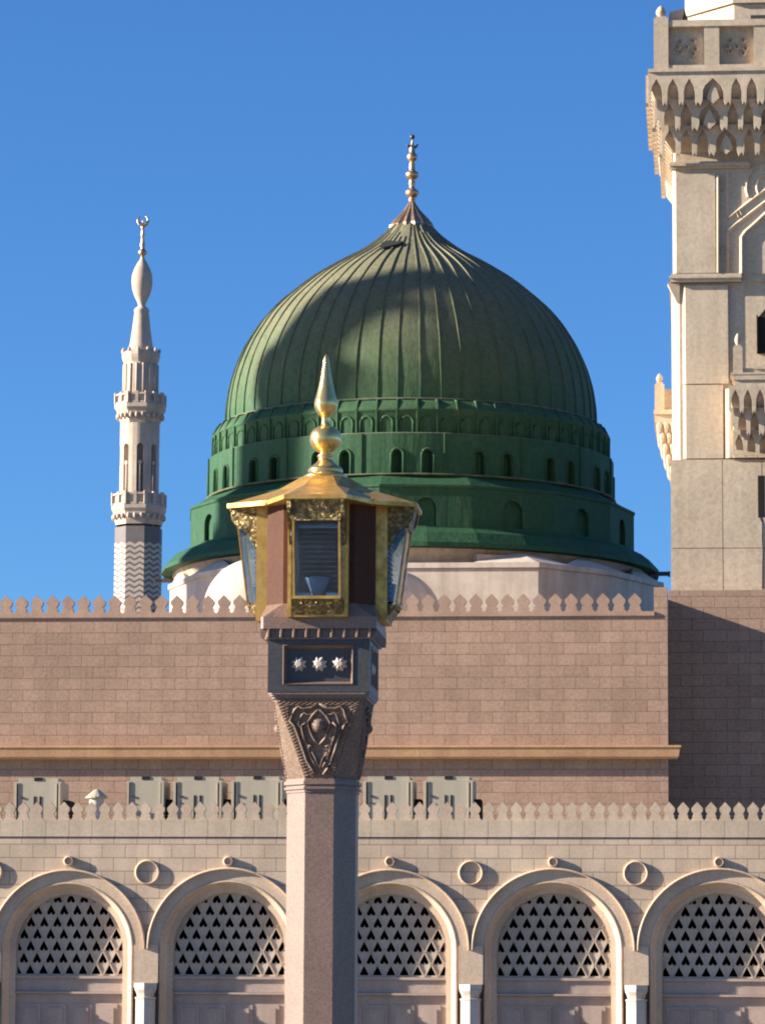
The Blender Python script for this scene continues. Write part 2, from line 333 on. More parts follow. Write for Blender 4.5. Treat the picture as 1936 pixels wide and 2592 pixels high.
for i,(a,b,c,R) in enumerate(cxs):
    Ro=(b-a)/2
    h=MB(); h.ringbev(Ro-7.5*px,Ro-1*px,-.125,.02,.028,c,zc,0,PI,56,False); h.build('hood_moulding','arc_plain',ar)
    h=MB(); h.ringY(R+.004,Ro-6.6*px,-.012,.05,c,zc,0,PI,56)
    # voussoir joints
    h.build('arch_band','arc_plain',ar)
    h=MB(); h.archprof([(R+.0,.0),(R-2*px,-.03),(R-5*px,-.03),(R-6*px,.02),(R-17*px,.27),(R-31*px,.29),(R-31*px,.42)],c,zc,0)
    h.build('arch_reveal','arc_plain',ar)
    # filler wall behind reveal
    Rg=R-31*px
    h=MB(); h.archwall(c-R-.2,c+R+.2,0,zc+R+.3,c,Rg+.0,zc,.425,yb=.5); h.build('arch_backing','arc_plain',ar)
    # grille
    zgb=zf(2471); g=MB(); pu=34*px; rv=30.6*px; yg0,yg1=.44,.52
    nrow=8
    for r in range(nrow):
        zb=zgb+r*rv
        off=0 if r%2==0 else .5
        for kk in range(-6,7):
            gx=c+(kk+off)*pu; zz=zb
            if abs(gx-c)>Rg+pu: continue
            dz=zz-zc
            if dz>0 and math.hypot(gx-c,dz)>Rg+rv: continue
            w2=pu/2
            # solid piece between openings: inverted triangle with two shoulders and middle notch tip
            # opening is a spade with apex at (gx,zz+rv*.98); solids are centred at gx+w2
            sx=gx+w2
            poly=[(sx+a*pu,zz+q*rv) for a,q in ((-.38,-.01),(.38,-.01),(.25,.02),(.185,.10),(.165,.27),(.22,.42),(.5,.94),(.5,1.0),(.13,1.0),(.04,1.06),(0,1.2),(-.04,1.06),(-.13,1.0),(-.5,1.0),(-.5,.94),(-.22,.42),(-.165,.27),(-.185,.10),(-.25,.02))]
            g.prismY(poly,yg0,yg1)
            for sg in (-1,1):
                e_=.055
                g.prismY([(sx+sg*(.5-e_)*pu,zz+rv),(sx+sg*(.5+e_)*pu,zz+rv),(sx+sg*(.03+e_)*pu,zz),(sx+sg*(.03-e_)*pu,zz)],yg0-.028,yg0+.01)
    # base strip
    g.box(c-Rg-.1,c+Rg+.1,yg0-.002,yg1+.002,zgb-.12,zgb+.03)
    g.ringY(Rg-.04,Rg+.25,yg0-.004,yg1-.01,c,zc,0,PI,48)
    g.box(c-Rg-.2,c-Rg+.03,yg0-.006,yg1-.01,zgb,zc); g.box(c+Rg-.03,c+Rg+.2,yg0-.006,yg1-.01,zgb,zc)
    g.build('window_grille','grille',ar)
    d=MB(); y=.44
    d.box(c-Rg-.15,c+Rg+.15,y-.10,.62,zf(2480),zf(2473)); 
    d.box(c-Rg-.15,c+Rg+.15,y-.03,.60,zf(2513),zf(2480.5)); d.box(c-Rg-.15,c+Rg+.15,y-.12,.60,zf(2519),zf(2513.5))
    d.build('transom','door',ar)
    d=MB(); d.box(c-Rg-.15,c+Rg+.15,y+.02,.6,.02,zf(2519.5))
    for q in range(4):
        xa=c-Rg+.12+q*(2*Rg-.16)/4; xb=xa+(2*Rg-.16)/4-.12
        d.box(xa,xb,y-.01,.5,.4,zf(2545)); d.box(xa+.1,xb-.1,y-.035,.5,.5,zf(2545)-.1)
    d.build('door_panel','door',ar)
    # medallion on the column axis and spout on the arch crown
    cz=zf(2209); cx=b
    if i<len(cxs)-1:
        m=MB(); m.ringbev(26*px,32*px,-.085,.02,.03,cx,cz); m.build('ring_medallion','arc_plain',ar)
        co=thing('x','x','x') if False else bpy.data.objects.new('column',None); COL.objects.link(co); co.parent=ar; co.location=(b,0,0)
        m=MB(); m.box(-31*px,31*px,-.05,.4,zf(2489),zf(2394)); m.box(-31.5*px,31.5*px,-.10,.4,zf(2491),zf(2486)); m.build('impost_block','arc_plain',co)
        m=MB(); m.prismZ([(-29*px,.2),(-29*px,-.12),(0,-.34),(29*px,-.12),(29*px,.2)],zf(2503),zf(2491.2)); m.lathe([(20*px,zf(2540)),(20.5*px,zf(2530)),(23*px,zf(2518)),(28*px,zf(2508)),(28*px,zf(2503))],8,0,-.03,0,False,True)
        m.build('capital','marble',co)
        m=MB(); m.lathe([(.30,0),(.30,.25),(25*px,.35),(25*px,zf(2532)),(27*px,zf(2531)),(27*px,zf(2527)),(24*px,zf(2526))],8,0,-.03,0,False,True)
        m.build('column_shaft','marble',co)
        m=MB(); m.box(-31*px,31*px,.33,.46,0,zf(2492)); m.build('pier','arc_plain',co)
    m=MB(); cz=zf(2181); m.ringbev(7.5*px,13*px,-.13,.02,.025,c,cz,n=24); m.ringY(.002,8.2*px,-.03,.01,c,cz,0,2*PI,20,True)
    m.build('spout','arc_plain',ar)
# ------------------------------------------------------------------ rooftop units
def unit(u0,u1,vt,label,nslot=2,Y=108.5):
    x0=P(u0,2000,Y).x; x1=P(u1,2000,Y).x; zt=P((u0+u1)/2,vt,Y).z; w=x1-x0; zb=z75-.3
    t=thing('rooftop_unit',label,'air conditioner',((x0+x1)/2,Y,zb),'air handling cabinets on the arcade roof'); h=zt-zb; hw=w/2
    b=MB(); b.box(-hw,hw,.0,1.3,0,h-.12); b.box(-hw*.84,hw*.84,.06,1.24,h-.12,h)
    for s in (-1,1):
        b.box(s*hw*.93-.03,s*hw*.93+.03,-.035,0,.05,h-.15); b.box(s*hw*.80-.015,s*hw*.80+.015,-.02,0,.05,h-.15)
    b.build('cabinet','unit',t)
    b=MB()
    for s in (-1,1):
        b.box(s*hw*.865-.028,s*hw*.865+.028,-.012,.02,h*.25,h-.2)
    for k in range(nslot): 
        xx=(k-.5*(nslot-1))*.17; b.box(xx-.03,xx+.03,-.012,.02,h*.2,h-.55)
    b.box(-.12,.12,.04,.2,h-.09,h+.012)
    b.build('vent_slot','darkslot',t)
    b=MB(); b.box(-hw*.72,-hw*.6,-.03,.0,h-.62,h-.56); b.build('latch','slate',t); b=MB(); b.box(-hw*.72,-hw*.64,-.03,.0,h-.80,h-.76); b.build('latch','slate',t)
    b=MB(); b.box(hw+.003,hw+.20,.3,1.2,.1,h-.65); b.build('duct_box','darkslot',t)
unit(37,156,1969,'pale metal cabinet standing alone left of the small vent cap')
unit(322,416,1966,'narrowest pale metal cabinet, first to the right of the vent cap',0)
unit(439,563,1966,'pale metal cabinet between the narrow cabinet and the one touching the lamp post')
unit(586,717,1965,'pale metal cabinet whose right edge meets the lamp post')
unit(920,1046,1965,'pale metal cabinet just right of the lamp post')
unit(1072,1198,1965,'rightmost pale metal cabinet, beside bare pink wall')
Yv=108.; vx=P(246,2000,Yv).x
t=thing('roof_vent','small white vent with pointed cap between two rooftop cabinets','vent',(vx,Yv,z75-.3))
zz=lambda v:P(246,v,Yv).z-(z75-.3)
b=MB(); b.lathe([(.22,0),(.22,zz(2020))],16); b.build('vent_pipe','plaster',t)
b=MB(); b.lathe([(.02,zz(1997)),(.09,zz(2000)),(.34,zz(2018)),(.34,zz(2021)),(.2,zz(2021.5))],16,smooth=False); b.build('vent_cap','unit',t)
# ================================================================== PINK UPPER BUILDING
qx=1/k128; XC=P(1689,1700,Yu).x; X0=XC-60
ub=thing('upper_hall_building','pink ashlar block with leaf shaped crenels and projecting warm-lit cornice behind the arcade','building',(X0,Yu,0))
Wd=XC-X0; zu=lambda v:P(1300,v,Yu).z
b=MB(); b.box(0,Wd,0,40,0,zu(1562)); b.build('wall','pink',ub)
b=MB(); b.box(-.1,Wd-33*qx,-.07,.34,zu(1560),zu(1549)); b.box(-.1,Wd-33*qx,-.03,.3,zu(1562),zu(1560)); b.build('ledge','pink_plain',ub)
b=MB(); merlons(b,0,Wd-34*qx,zu(1550),zu(1502)-zu(1550),40.2*qx,.02,.22,P(74,1540,Yu).x-X0); b.build('crenellation','pink_plain',ub)
b=MB(); b.box(Wd-34*qx,Wd,.0,.4,zu(1563),zu(1488)); b.box(Wd-.4,Wd-.003,.4,4.0,zu(1563),zu(1490)); b.build('corner_pier','pink',ub)
b=MB()
b.box(-.1,Wd+.45,-.45,.02,zu(1893.5),zu(1889))
b.loft([[(-.1,-.31,zu(1922)),(Wd+.31,-.31,zu(1922)),(Wd+.31,.02,zu(1922)),(-.1,.02,zu(1922))],[(-.1,-.36,zu(1917)),(Wd+.36,-.36,zu(1917)),(Wd+.36,.02,zu(1917)),(-.1,.02,zu(1917))],[(-.1,-.42,zu(1893.6)),(Wd+.42,-.42,zu(1893.6)),(Wd+.42,.02,zu(1893.6)),(-.1,.02,zu(1893.6))]])
b.build('cornice','cornice',ub)
# wing
Yw=Yu+3.6; rw=thing('side_wing_building','recessed pink ashlar wall in shadow below the near minaret','building',(XC,Yw,0))
zw=P(1800,1494,Yw).z
b=MB(); b.box(.003,26,0,1.2,0,zw); b.build('wall','pink',rw)
# ================================================================== GREEN DOME
Yd=165.; A=P(1040,1085,Yd); AX,AY=A.x,A.y
zd=lambda v:zat(AX,AY,v)
kd=ppm(AX,AY,zd(1085)); rp=lambda p:p/kd
DZ0=zd(1270); DZ1=zd(700)
M['green']=green()
dm=thing('domed_shrine','great ribbed green dome with gilded finial on stepped green drum','dome building',(AX,AY,0))
prof=[(52,568),(73,590),(98,611),(124,630),(150,646),(180,662),(212,680),(240,697),(264,713),(289,732),(313,752),(337,773),(360,797),(382,824),(402,855),(420,886),(436,921),(448,952),(459,993),(466,1042),(468,1088)]
prof=[(rp(r),zd(v)-rp(7)*min(1,max(0,(920-v)/150))) for r,v in prof]
# Catmull smoothing
def crs(pts,k=5):
    out=[]
    for i in range(len(pts)-1):
        p0=pts[max(0,i-1)];p1=pts[i];p2=pts[i+1];p3=pts[min(len(pts)-1,i+2)]
        for j in range(k):
            t=j/k; out.append(tuple(.5*((2*p1[q])+(-p0[q]+p2[q])*t+(2*p0[q]-5*p1[q]+4*p2[q]-p3[q])*t*t+(-p0[q]+3*p1[q]-3*p2[q]+p3[q])*t**3) for q in (0,1)))
    return out+[pts[-1]]
pr=crs(prof,4)
b=MB(); n=224; rings=[]
for r,z in pr:
    rg=[]
    for i in range(n):
        a=2*PI*i/n; q=Vector((r*math.cos(a)*.8,r*math.sin(a)*.8,z*.5)); rr=r+.02*noise.noise(q)*min(1,r/3)
        rg.append((rr*math.cos(a),rr*math.sin(a),z))
    rings.append(rg)
b.loft(rings,False,True)
NR=56
for k in range(NR):
    a0=-PI/2+D(.6)+2*PI*k/NR+random.uniform(-.006,.006)
    st=random.choice((0,0,0,2,5,8)); rw_=random.uniform(.038,.052); hh=random.uniform(.045,.065); rings=[]
    for i,(r,z) in enumerate(pr[st:]):
        a=a0+.0035*noise.noise(Vector((k*3.1,z*.6,0)))
        i1=min(i+st+1,len(pr)-1); i0=max(i+st-1,0); tr=Vector((pr[i1][0]-pr[i0][0],pr[i1][1]-pr[i0][1])).normalized(); nr=Vector((-tr.y,tr.x)) 
        wsc=min(1,r/4+.3)
        def pt(off,h): 
            rr=r+nr.x*h; zz_=z+nr.y*h; return (rr*math.cos(a)-off*math.sin(a),rr*math.sin(a)+off*math.cos(a),zz_)
        w_=rw_*wsc; H=hh*wsc*(.95+.25*noise.noise(Vector((k*1.7,z*1.3,4))))
        rings.append([pt(-w_,-.06),pt(-w_*.6,H),pt(w_*.6,H),pt(w_,-.06)])
    b.loft(rings,True,False)
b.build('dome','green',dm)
# hatch near the top (dark ragged opening with lifted lid)
ha=-PI/2-D(17); hr,hz=[(r,z) for r,z in pr if z<zd(652)][0]
b=MB(); c0=Vector((hr*math.cos(ha),hr*math.sin(ha),hz)); e1=Vector((-math.sin(ha),math.cos(ha),0)); ih=[i for i,(r,z) in enumerate(pr) if z<zd(652)][0]; tr_=(pr[ih-2][0]-pr[ih+2][0],pr[ih-2][1]-pr[ih+2][1]); e2=Vector((math.cos(ha)*tr_[0],math.sin(ha)*tr_[0],tr_[1])).normalized(); e3=e1.cross(e2)
if e3.y>0: e3=-e3
ring=[]
for k in range(14):
    a=2*PI*k/14; rr=(.36+.12*math.sin(3*a+1)+random.uniform(-.05,.05)); ring.append((rr*1.3*math.cos(a),rr*1.25*math.sin(a)))
b.loft([[tuple(c0+e1*x+e2*y+e3*h) for x,y in ring] for h in (-.2,.14,)],True); 
b.build('roof_hatch','darkslot',dm)
# tiers
fr=lambda v,r:zd(v)  # silhouette rows
zT=[zd(1088),zd(1116),zd(1176),zd(1277),zd(1314),zd(1407),zd(1452)]
b=MB(); b.lathe([(rp(466),zT[0]+.05),(rp(472),zT[0]+.02),(rp(474),zT[0]-.05),(rp(488),zT[0]-.12),(rp(500),zT[1]+.05),(rp(503),zT[1]-.02),(rp(500),zT[1]-.10),(rp(498),zT[1]-.15),(rp(497),zT[2]+.04)],192)
for k in range(64):
    a=-PI/2+D(.6)+2*PI*k/64; ca,sa=math.cos(a),math.sin(a); r=rp(498); w_=.05
    P_=lambda off,rr,z:(rr*ca-off*sa,rr*sa+off*ca,z)
    for (z0,z1) in ((zT[2]-.02,zT[1]-.06),):
        b.loft([[P_(-w_,r-.05,z),P_(-w_*.7,r+.085,z),P_(w_*.7,r+.085,z),P_(w_,r-.05,z)] for z in (z0,z1)],True)
    b.loft([[P_(-w_,rp(488)-.06,zT[0]-.12),P_(-w_*.7,rp(488)+.07,zT[0]-.08),P_(w_*.7,rp(488)+.07,zT[0]-.08),P_(w_,rp(488)-.06,zT[0]-.12)] if q_ else [P_(-w_,r-.05,zT[1]-.06),P_(-w_*.7,r+.11,zT[1]-.02),P_(w_*.7,r+.11,zT[1]-.02),P_(w_,r-.05,zT[1]-.06)] for q_ in (0,1)],True)
    b.loft([[P_(-w_,rp(474)-.06,zT[0]-.02),P_(-w_*.7,rp(474)+.06,zT[0]),P_(w_*.7,rp(474)+.06,zT[0]),P_(w_,rp(474)-.06,zT[0]-.02)] if q_ else [P_(-w_,rp(488)-.06,zT[0]-.12),P_(-w_*.7,rp(488)+.07,zT[0]-.08),P_(w_*.7,rp(488)+.07,zT[0]-.08),P_(w_,rp(488)-.06,zT[0]-.12)] for q_ in (0,1)],True)
    # blind arch in the panel
    am=a+PI/64; ca,sa=math.cos(am),math.sin(am); hw=rp(15); zb=zT[2]+.05; zc_=zT[1]-rp(32)
    pts=[(-hw,zb),(-hw,zc_)]+[(-hw*math.cos(PI*i/8),zc_+hw*math.sin(PI*i/8)) for i in range(1,8)]+[(hw,zc_),(hw,zb)]
    b.tube([P_(x,math.sqrt(max(0,r*r-x*x))+.0,z) for x,z in pts],.055,5)
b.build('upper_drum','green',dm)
b=MB()
for z,r in ((zT[2],499),(zT[0]+.0,471)):
    b.lathe([(rp(r)-.05,z+.08),(rp(r)+.09,z+.06),(rp(r)+.11,z-.02),(rp(r)-.05,z-.07)],192)
b.lathe([(rp(511)-.05,zT[3]+.10),(rp(511)+.10,zT[3]+.08),(rp(511)+.12,zT[3]+.02),(rp(511)-.05,zT[3])],192)
b.build('ring_seam','worn',dm)
# T2 drum with pairs of arched windows
b=MB(); RT2=rp(511); mod=2*PI*RT2/16; wz0=zT[3]; wz1=zT[2]
zb=wz0+.02; ww=rp(17.5)/2*1.25; wh=rp(60)
for k in range(16):
    ang0=-PI/2+D(5)+k*2*PI/16
    s_=MB(); zc2=zb+wh-ww
    for sx in (-1,1):
        c=sx*D(4.1)*RT2; x0=min(0,sx*mod/2); x1=max(0,sx*mod/2)
        s_.archwall(x0,x1,zb,wz1,c,ww,zc2,0,12,yb=.42)
        # moulding round the window
        q=[(c-ww-.07,zb)]+[(c-(ww+.07)*math.cos(PI*i/10),zc2+(ww+.07)*math.sin(PI*i/10)) for i in range(11)]+[(c+ww+.07,zb)]
        s_.tube([(x,-.01,z) for x,z in q],.05,5)
    # subdivide the x for bending: fine pieces already narrow near arches; bend
    def bend(x,y,z,a0=ang0): 
        a=a0+x/RT2; r=RT2-y; return (r*math.cos(a),r*math.sin(a),z)
    b.merge(s_,bend)
    for sx in (-.98,0,.98):
        pass
for k in range(NR):
    a=-PI/2+D(2.4)+2*PI*k/32
    if k>=32: break
    ca,sa=math.cos(a),math.sin(a); P_=lambda off,rr,z:(rr*ca-off*sa,rr*sa+off*ca,z)
    b.loft([[P_(-.045,RT2-.03,z),P_(-.03,RT2+.06,z),P_(.03,RT2+.06,z),P_(.045,RT2-.03,z)] for z in (zb,wz1)],True) if k%2 else None
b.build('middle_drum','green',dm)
for k in range(16):
    for sx in (-1,1):
        a=-PI/2+D(5)+k*2*PI/16+sx*D(4.1)
        if math.sin(a)>.25: continue
        wm=MB(); ca,sa=math.cos(a),math.sin(a); R_=RT2-.38
        q=[(-ww-.03,zb-.02)]+[(-(ww+.03)*math.cos(PI*i/10),zb+wh-ww+(ww+.03)*math.sin(PI*i/10)) for i in range(11)]+[(ww+.03,zb-.02)]
        m_=len(q); vv=[(rr*ca-x*sa,rr*sa+x*ca,z) for rr in (R_,R_-.06) for x,z in q]
        wm.add(vv,[tuple(range(m_)),tuple(range(2*m_-1,m_-1,-1))]+[(i,i+m_,(i+1)%m_+m_,(i+1)%m_) for i in range(m_)])
        for xx in (-ww*.3,ww*.3):
            wm.loft([[((R_+d)*ca-(xx+e)*sa,(R_+d)*sa+(xx+e)*ca,z) for d,e in ((0,-.02),(.03,-.02),(.03,.02),(0,.02))] for z in (zb,zb+wh-.1)],True)
        wm.build('window','green',dm)
# T3: sixteen sided drum with blind arches
b=MB(); NV=16; phv=-PI/2-D(3); R3=rp(563); ap=R3*math.cos(PI/16); side=2*R3*math.sin(PI/16)
b.lathe([(RT2-.35,zT[3]+.06),(RT2+.05,zT[3]+.0),(R3*.985,zT[4]+.20),(R3+.05,zT[4]+.16),(R3+.05,zT[4]+.06),(R3-.02,zT[4]-.02)],NV,0,0,phv,False)
z0,z1=zT[5]-.05,zT[4]+.0
for k in range(16):
    am=phv+PI/16+k*2*PI/16; s_=MB(); aw=rp(26); zc3=z0+rp(48)
    s_.archwall(-side/2,side/2,z0,z1,0,aw,zc3,0,16,yb=.22)
    s_.add([(-aw-.05,.20,z0),(aw+.05,.20,z0),(aw+.05,.20,zc3+aw+.05),(-aw-.05,.20,zc3+aw+.05)],[(0,1,2,3)])
    b.merge(s_,lambda x,y,z:((ap-y)*math.cos(am)-x*math.sin(am),(ap-y)*math.sin(am)+x*math.cos(am),z))
b.build('lower_drum','green',dm)
b=MB(); b.lathe([(R3-.3,zT[5]+.04),(R3+.10,zT[5]+.03),(R3+.12,zT[5]-.04),(rp(600),zd(1424)),(rp(624),zd(1450)),(rp(626),zd(1461)),(rp(600),zd(1462)),(rp(560),zd(1456))],NV*2,0,0,phv,False)
b.build('skirt_roof','green',dm)
for s,vv,rr in ((1,1463,652),(-1,1470,646)):
    b=MB(); z=zd(vv); x0=s*rp(600); x1=s*rp(rr); b.box(min(x0,x1),max(x0,x1),-1.2 if s>0 else -.6,-.9 if s>0 else -.35,z-.08,z+.09); b.box(min(x1,x1-s*.1),max(x1,x1-s*.1),-1.25 if s>0 else -.65,-.85 if s>0 else -.3,z-.12,z+.1)
    b.build('rain_spout','slate',dm)
# white base
b=MB(); b.lathe([(rp(598),zd(1461)),(rp(596),zd(1470)),(rp(586),zd(1480)),(rp(578),zd(1500)),(rp(572),zd(1510))],32,0,0,phv,True); b.build('drum_band','drum_cream',dm)
zr=zu(1562)
zw_=zd(1500); q_=[(349,-610),(515,-440),(632,-190),(632,190),(515,440),(349,610)]; pl=[(rp(x),rp(y)) for x,y in q_]+[(-rp(x)*.92,rp(y)) for x,y in q_[::-1]]
b=MB()
def scl(k): return [(x*k,y*k) for x,y in pl]
b.loft([[(x,y,z) for x,y in scl(k)] for k,z in ((1,zr-.5),(1,zw_-.25),(1.008,zw_-.22),(1.008,zw_),(.93,zw_+.10))])
b.build('base_wall','plaster',dm)
for i in range(12):
    vx_,vy_=pl[i]; px_,py_=pl[i-1]; nx_,ny_=pl[(i+1)%12]; a=math.atan2(vy_,vx_)
    def tow(tx,ty,d):
        l=math.hypot(tx-vx_,ty-vy_); return (vx_*.995+(tx-vx_)/l*d,vy_*.995+(ty-vy_)/l*d,zw_+.012)
    ap=(rp(584)*math.cos(a),rp(584)*math.sin(a),zd(1458)); v0=(vx_*.995,vy_*.995,zw_+.012); v1=tow(px_,py_,2.7); v2=tow(nx_,ny_,2.3); bb=(rp(500)*math.cos(a),rp(500)*math.sin(a),zw_+.012)
    b=MB(); b.add([ap,v0,v1,v2,bb],[(0,1,3),(0,2,1),(0,3,4),(0,4,2),(1,2,4,3)]); b.build('corner_squinch','plaster',dm)
va=[-PI/2+D(33)]
b=MB(); a=va[0]-D(9); ca,sa=math.cos(a),math.sin(a); Q=lambda x,rr,z:(rr*ca-x*sa,rr*sa+x*ca,z)
b.loft([[Q(-.9,rp(560),z),Q(.7,rp(560),z),Q(.7,rp(615),z),Q(-.9,rp(615),z)] for z in (zw_,zw_+.42)]); b.build('plinth_block','drum_cream',dm)
for (u,v,rpx,yy) in ((650,1545,135,-11.5),(990,1568,128,-13.5)):
    q=P(u,v,AY+yy); cx=q.x-AX; r=rpx/ppm(q.x,q.y,q.z); zc0=q.z
    b=MB(); b.lathe([(r,zr-.3-0),(r,zc0-.15)]+[(r*math.cos(PI/2*i/14),zc0+r*.98*math.sin(PI/2*i/14)) for i in range(0,14)]+[(.02,zc0+r*.98)],40,cx,yy); b.build('small_dome','plaster',dm)
# finial
fi=MB(); zz=zd
pf=[(53,580),(51,571),(40,556),(30,545),(20,533),(13,522),(9,515),(7,512),(9,509),(9,505),(6,502),(12,499),(17,492),(17.5,486),(12,480),(7,477),(7,470),(9,466),(8,460),(7,455),(12,452),(17,446),(17,439),(11,434),(7,431),(8,424),(7,415),(6,410),(11,406),(14,400),(13,393),(8,388),(7,380),(7,374),(5,370),(3,362),(1,352)]
b=MB(); b.lathe([(rp(r)*1.0,zz(v)) for r,v in pf[7:]],24); fo=b.build('finial','gold_old',dm)
b=MB(); NS=16
rings=[]
for r,v in pf[:8]:
    rings.append([(rp(r)*(1+(.10 if i%2 else -.04))*math.cos(2*PI*i/32),rp(r)*(1+(.10 if i%2 else -.04))*math.sin(2*PI*i/32),zz(v)) for i in range(32)])
b.loft(rings,True,False); b.build('finial_collar','gold_old',dm)
b=MB(); c_=zz(357)
b.tube([(rp(14)*math.cos(a)*.95,rp(5)*math.cos(a),zz(364)+rp(10)*(1-math.sin(-a)) - rp(10)) for a in [PI+PI*i/10*1.0 for i in range(11)]],[.03+.05*math.sin(PI*i/10) for i in range(11)],6)
b.sphere((0,0,zz(347)),rp(7),8); b.build('finial_crescent','slate',dm)
# ================================================================== FAR MINARET
Ym=260.; B=P(349,1500,Ym); BX,BY=B.x,B.y
zm=lambda v:zat(BX,BY,v); km=ppm(BX,BY,zm(1200)); mp_=lambda p:p/km
ZB=zm(1378)
M['zig']=zig()
def minaret(name,label):
    t=thing(name,label,'minaret',(BX,BY,0),'slender minarets of the mosque'); ph=PI/8-PI/2
    b=MB(); b.lathe([(mp_(59)*1.04,0),(mp_(59)*1.04,zm(1338))],8,0,0,PI/8,False,True); b.build('shaft','zig',t)
    def balcony(vt,vp,r,vb,rb):
        e=bpy.data.objects.new('balcony',None); COL.objects.link(e); e.parent=t
        b=MB(); h=zm(vp)-zm(vb)
        b.lathe([(mp_(rb),zm(vb)),(mp_(rb+(r-rb)*.3),zm(vb)+h*.25),(mp_(rb+(r-rb)*.35),zm(vb)+h*.32),(mp_(rb+(r-rb)*.7),zm(vb)+h*.55),(mp_(rb+(r-rb)*.72),zm(vb)+h*.62),(mp_(r+2),zm(vb)+h*.8),(mp_(r+2),zm(vp)),(mp_(r-6),zm(vp)+.03),(mp_(5),zm(vp)+.03)],8,ph=PI/8,smooth=False)
        for k in range(24):
            a=2*PI*k/24; rr=mp_(rb+(r-rb)*.5); b.sphere((rr*math.cos(a),rr*math.sin(a),zm(vb)+h*.42),.13,6,1.6)
        b.build('corbel','minaret',e)
        b=MB(); z0_=zm(vp)+.02; z1_=zm(vt); R_=mp_(r)
        b.lathe([(R_-.12,z1_-.14),(R_+.05,z1_-.14),(R_+.05,z1_),(R_-.12,z1_),(R_-.12,z1_-.14)],8,ph=PI/8,smooth=False)
        b.lathe([(R_-.1,z0_),(R_+.03,z0_),(R_+.03,z0_+.12),(R_-.1,z0_+.12)],8,ph=PI/8,smooth=False)
        for k in range(16):
            a=2*PI*k/16+PI/8; ca,sa=math.cos(a),math.sin(a); R_=mp_(r)*(1 if k%2==0 else math.cos(PI/8))
            b.loft([[((R_+d)*ca-e_*sa,(R_+d)*sa+e_*ca,z) for d,e_ in ((-.13,-.11),(.06,-.11),(.06,.11),(-.13,.11))] for z in (z0_,z1_+.10)],True)
        R_=mp_(r)
        b.lathe([(R_-.14,z0_),(R_-.10,z0_),(R_-.10,z1_-.1),(R_-.14,z1_-.1)],8,ph=PI/8,smooth=False)
        b.build('parapet','minaret',e)
    balcony(1254,1284,69,1332,60)
    balcony(1002,1028,65,1078,50)
    # arcaded drum
    b=MB(); Rr=mp_(49)*1.02; zb_=zm(1284); zt_=zm(1076); md=2*PI*Rr/8
    for k in range(8):
        a0=-PI/2+D(10)+k*PI/4; s_=MB(); hw=md*.22; zc_=zm(1130)-.2
        s_.archwall(-md/2,md/2,zb_,zt_,0,hw,zc_,0,10,yb=.45)
        s_.tube([(0,.1,zb_),(0,.1,zc_-1.2)],.09,6); s_.box(-.13,.13,.0,.2,zc_-1.25,zc_-1.0)
        b.merge(s_,lambda x,y,z:((Rr-y)*math.cos(a0+x/Rr),(Rr-y)*math.sin(a0+x/Rr),z))
    b.build('arcaded_drum','minaret',t)
    b=MB(); b.lathe([(Rr-.55,zb_),(Rr-.55,zt_)],16); b.build('inner_core','minaret',t)
    b=MB(); b.lathe([(mp_(44),zm(1030)),(mp_(43),zm(912))],16,smooth=False,ph=.1)
    for k in range(16):
        a=2*PI*(k+.5)/16+.1; r_=mp_(43); b.tube([(r_*math.cos(a),r_*math.sin(a),z) for z in (zm(1025),zm(925))],.10,6)
    b.lathe([(mp_(43),zm(922)),(mp_(47),zm(912)),(mp_(49),zm(904)),(mp_(49),zm(896)),(mp_(44),zm(892)),(mp_(30),zm(890)),],16,smooth=False)
    for k in range(12):
        a=2*PI*k/12; b.sphere((mp_(47)*math.cos(a),mp_(47)*math.sin(a),zm(890)),.12,6,1.5)
    b.build('top_storey','minaret',t)
    b=MB(); b.lathe([(mp_(r),zm(v)) for r,v in ((31,893),(33,885),(30,876),(27,860),(23,830),(19.5,800),(18,790),(20,787),(17,781),(10,776),(9,772),(12,764),(19,750),(25,732),(27,715),(26,698),(20,680),(12,665),(6,656),(5,650))],24)
    b.build('bulb_cap','minaret',t)
    b=MB(); b.lathe([(mp_(r),zm(v)) for r,v in ((4,652),(5,647),(11,643),(12,638),(7,633),(5,628),(7,622),(5,615),(4,600),(6,596),(4,590),(4,578),(6,575),(3,572))],14)
    b.build('finial','gold_old',t)
    b=MB(); c_=zm(558); b.tube([(mp_(13)*math.sin(a),0,c_-mp_(13)*math.cos(a)) for a in [D(-150)+D(300)*i/20 for i in range(21)]],[.04+.10*math.sin(PI*i/20) for i in range(21)],6)
    b.tube([(0,0,c_-mp_(11)),(0,0,c_+mp_(3))],.06,5)
    b.build('crescent','gold_old',t)
    return t
mn=minaret('minaret','slender pale minaret with two balconies and bulb cap at left behind the wall')
# second minaret outside the frame whose shadow falls across the dome
q=P(706,1085,AY-6.9); Ls=75.
m2=tree_copy(mn); m2.location=(q.x+SUN.x/SUN.z*.352*Ls, q.y+SUN.y/SUN.z*.352*Ls, 0); m2.scale=(1.1,1.1,1.24); m2.name='minaret.001'
m2['label']='second slender minaret standing out of view to the left, shading the green dome'
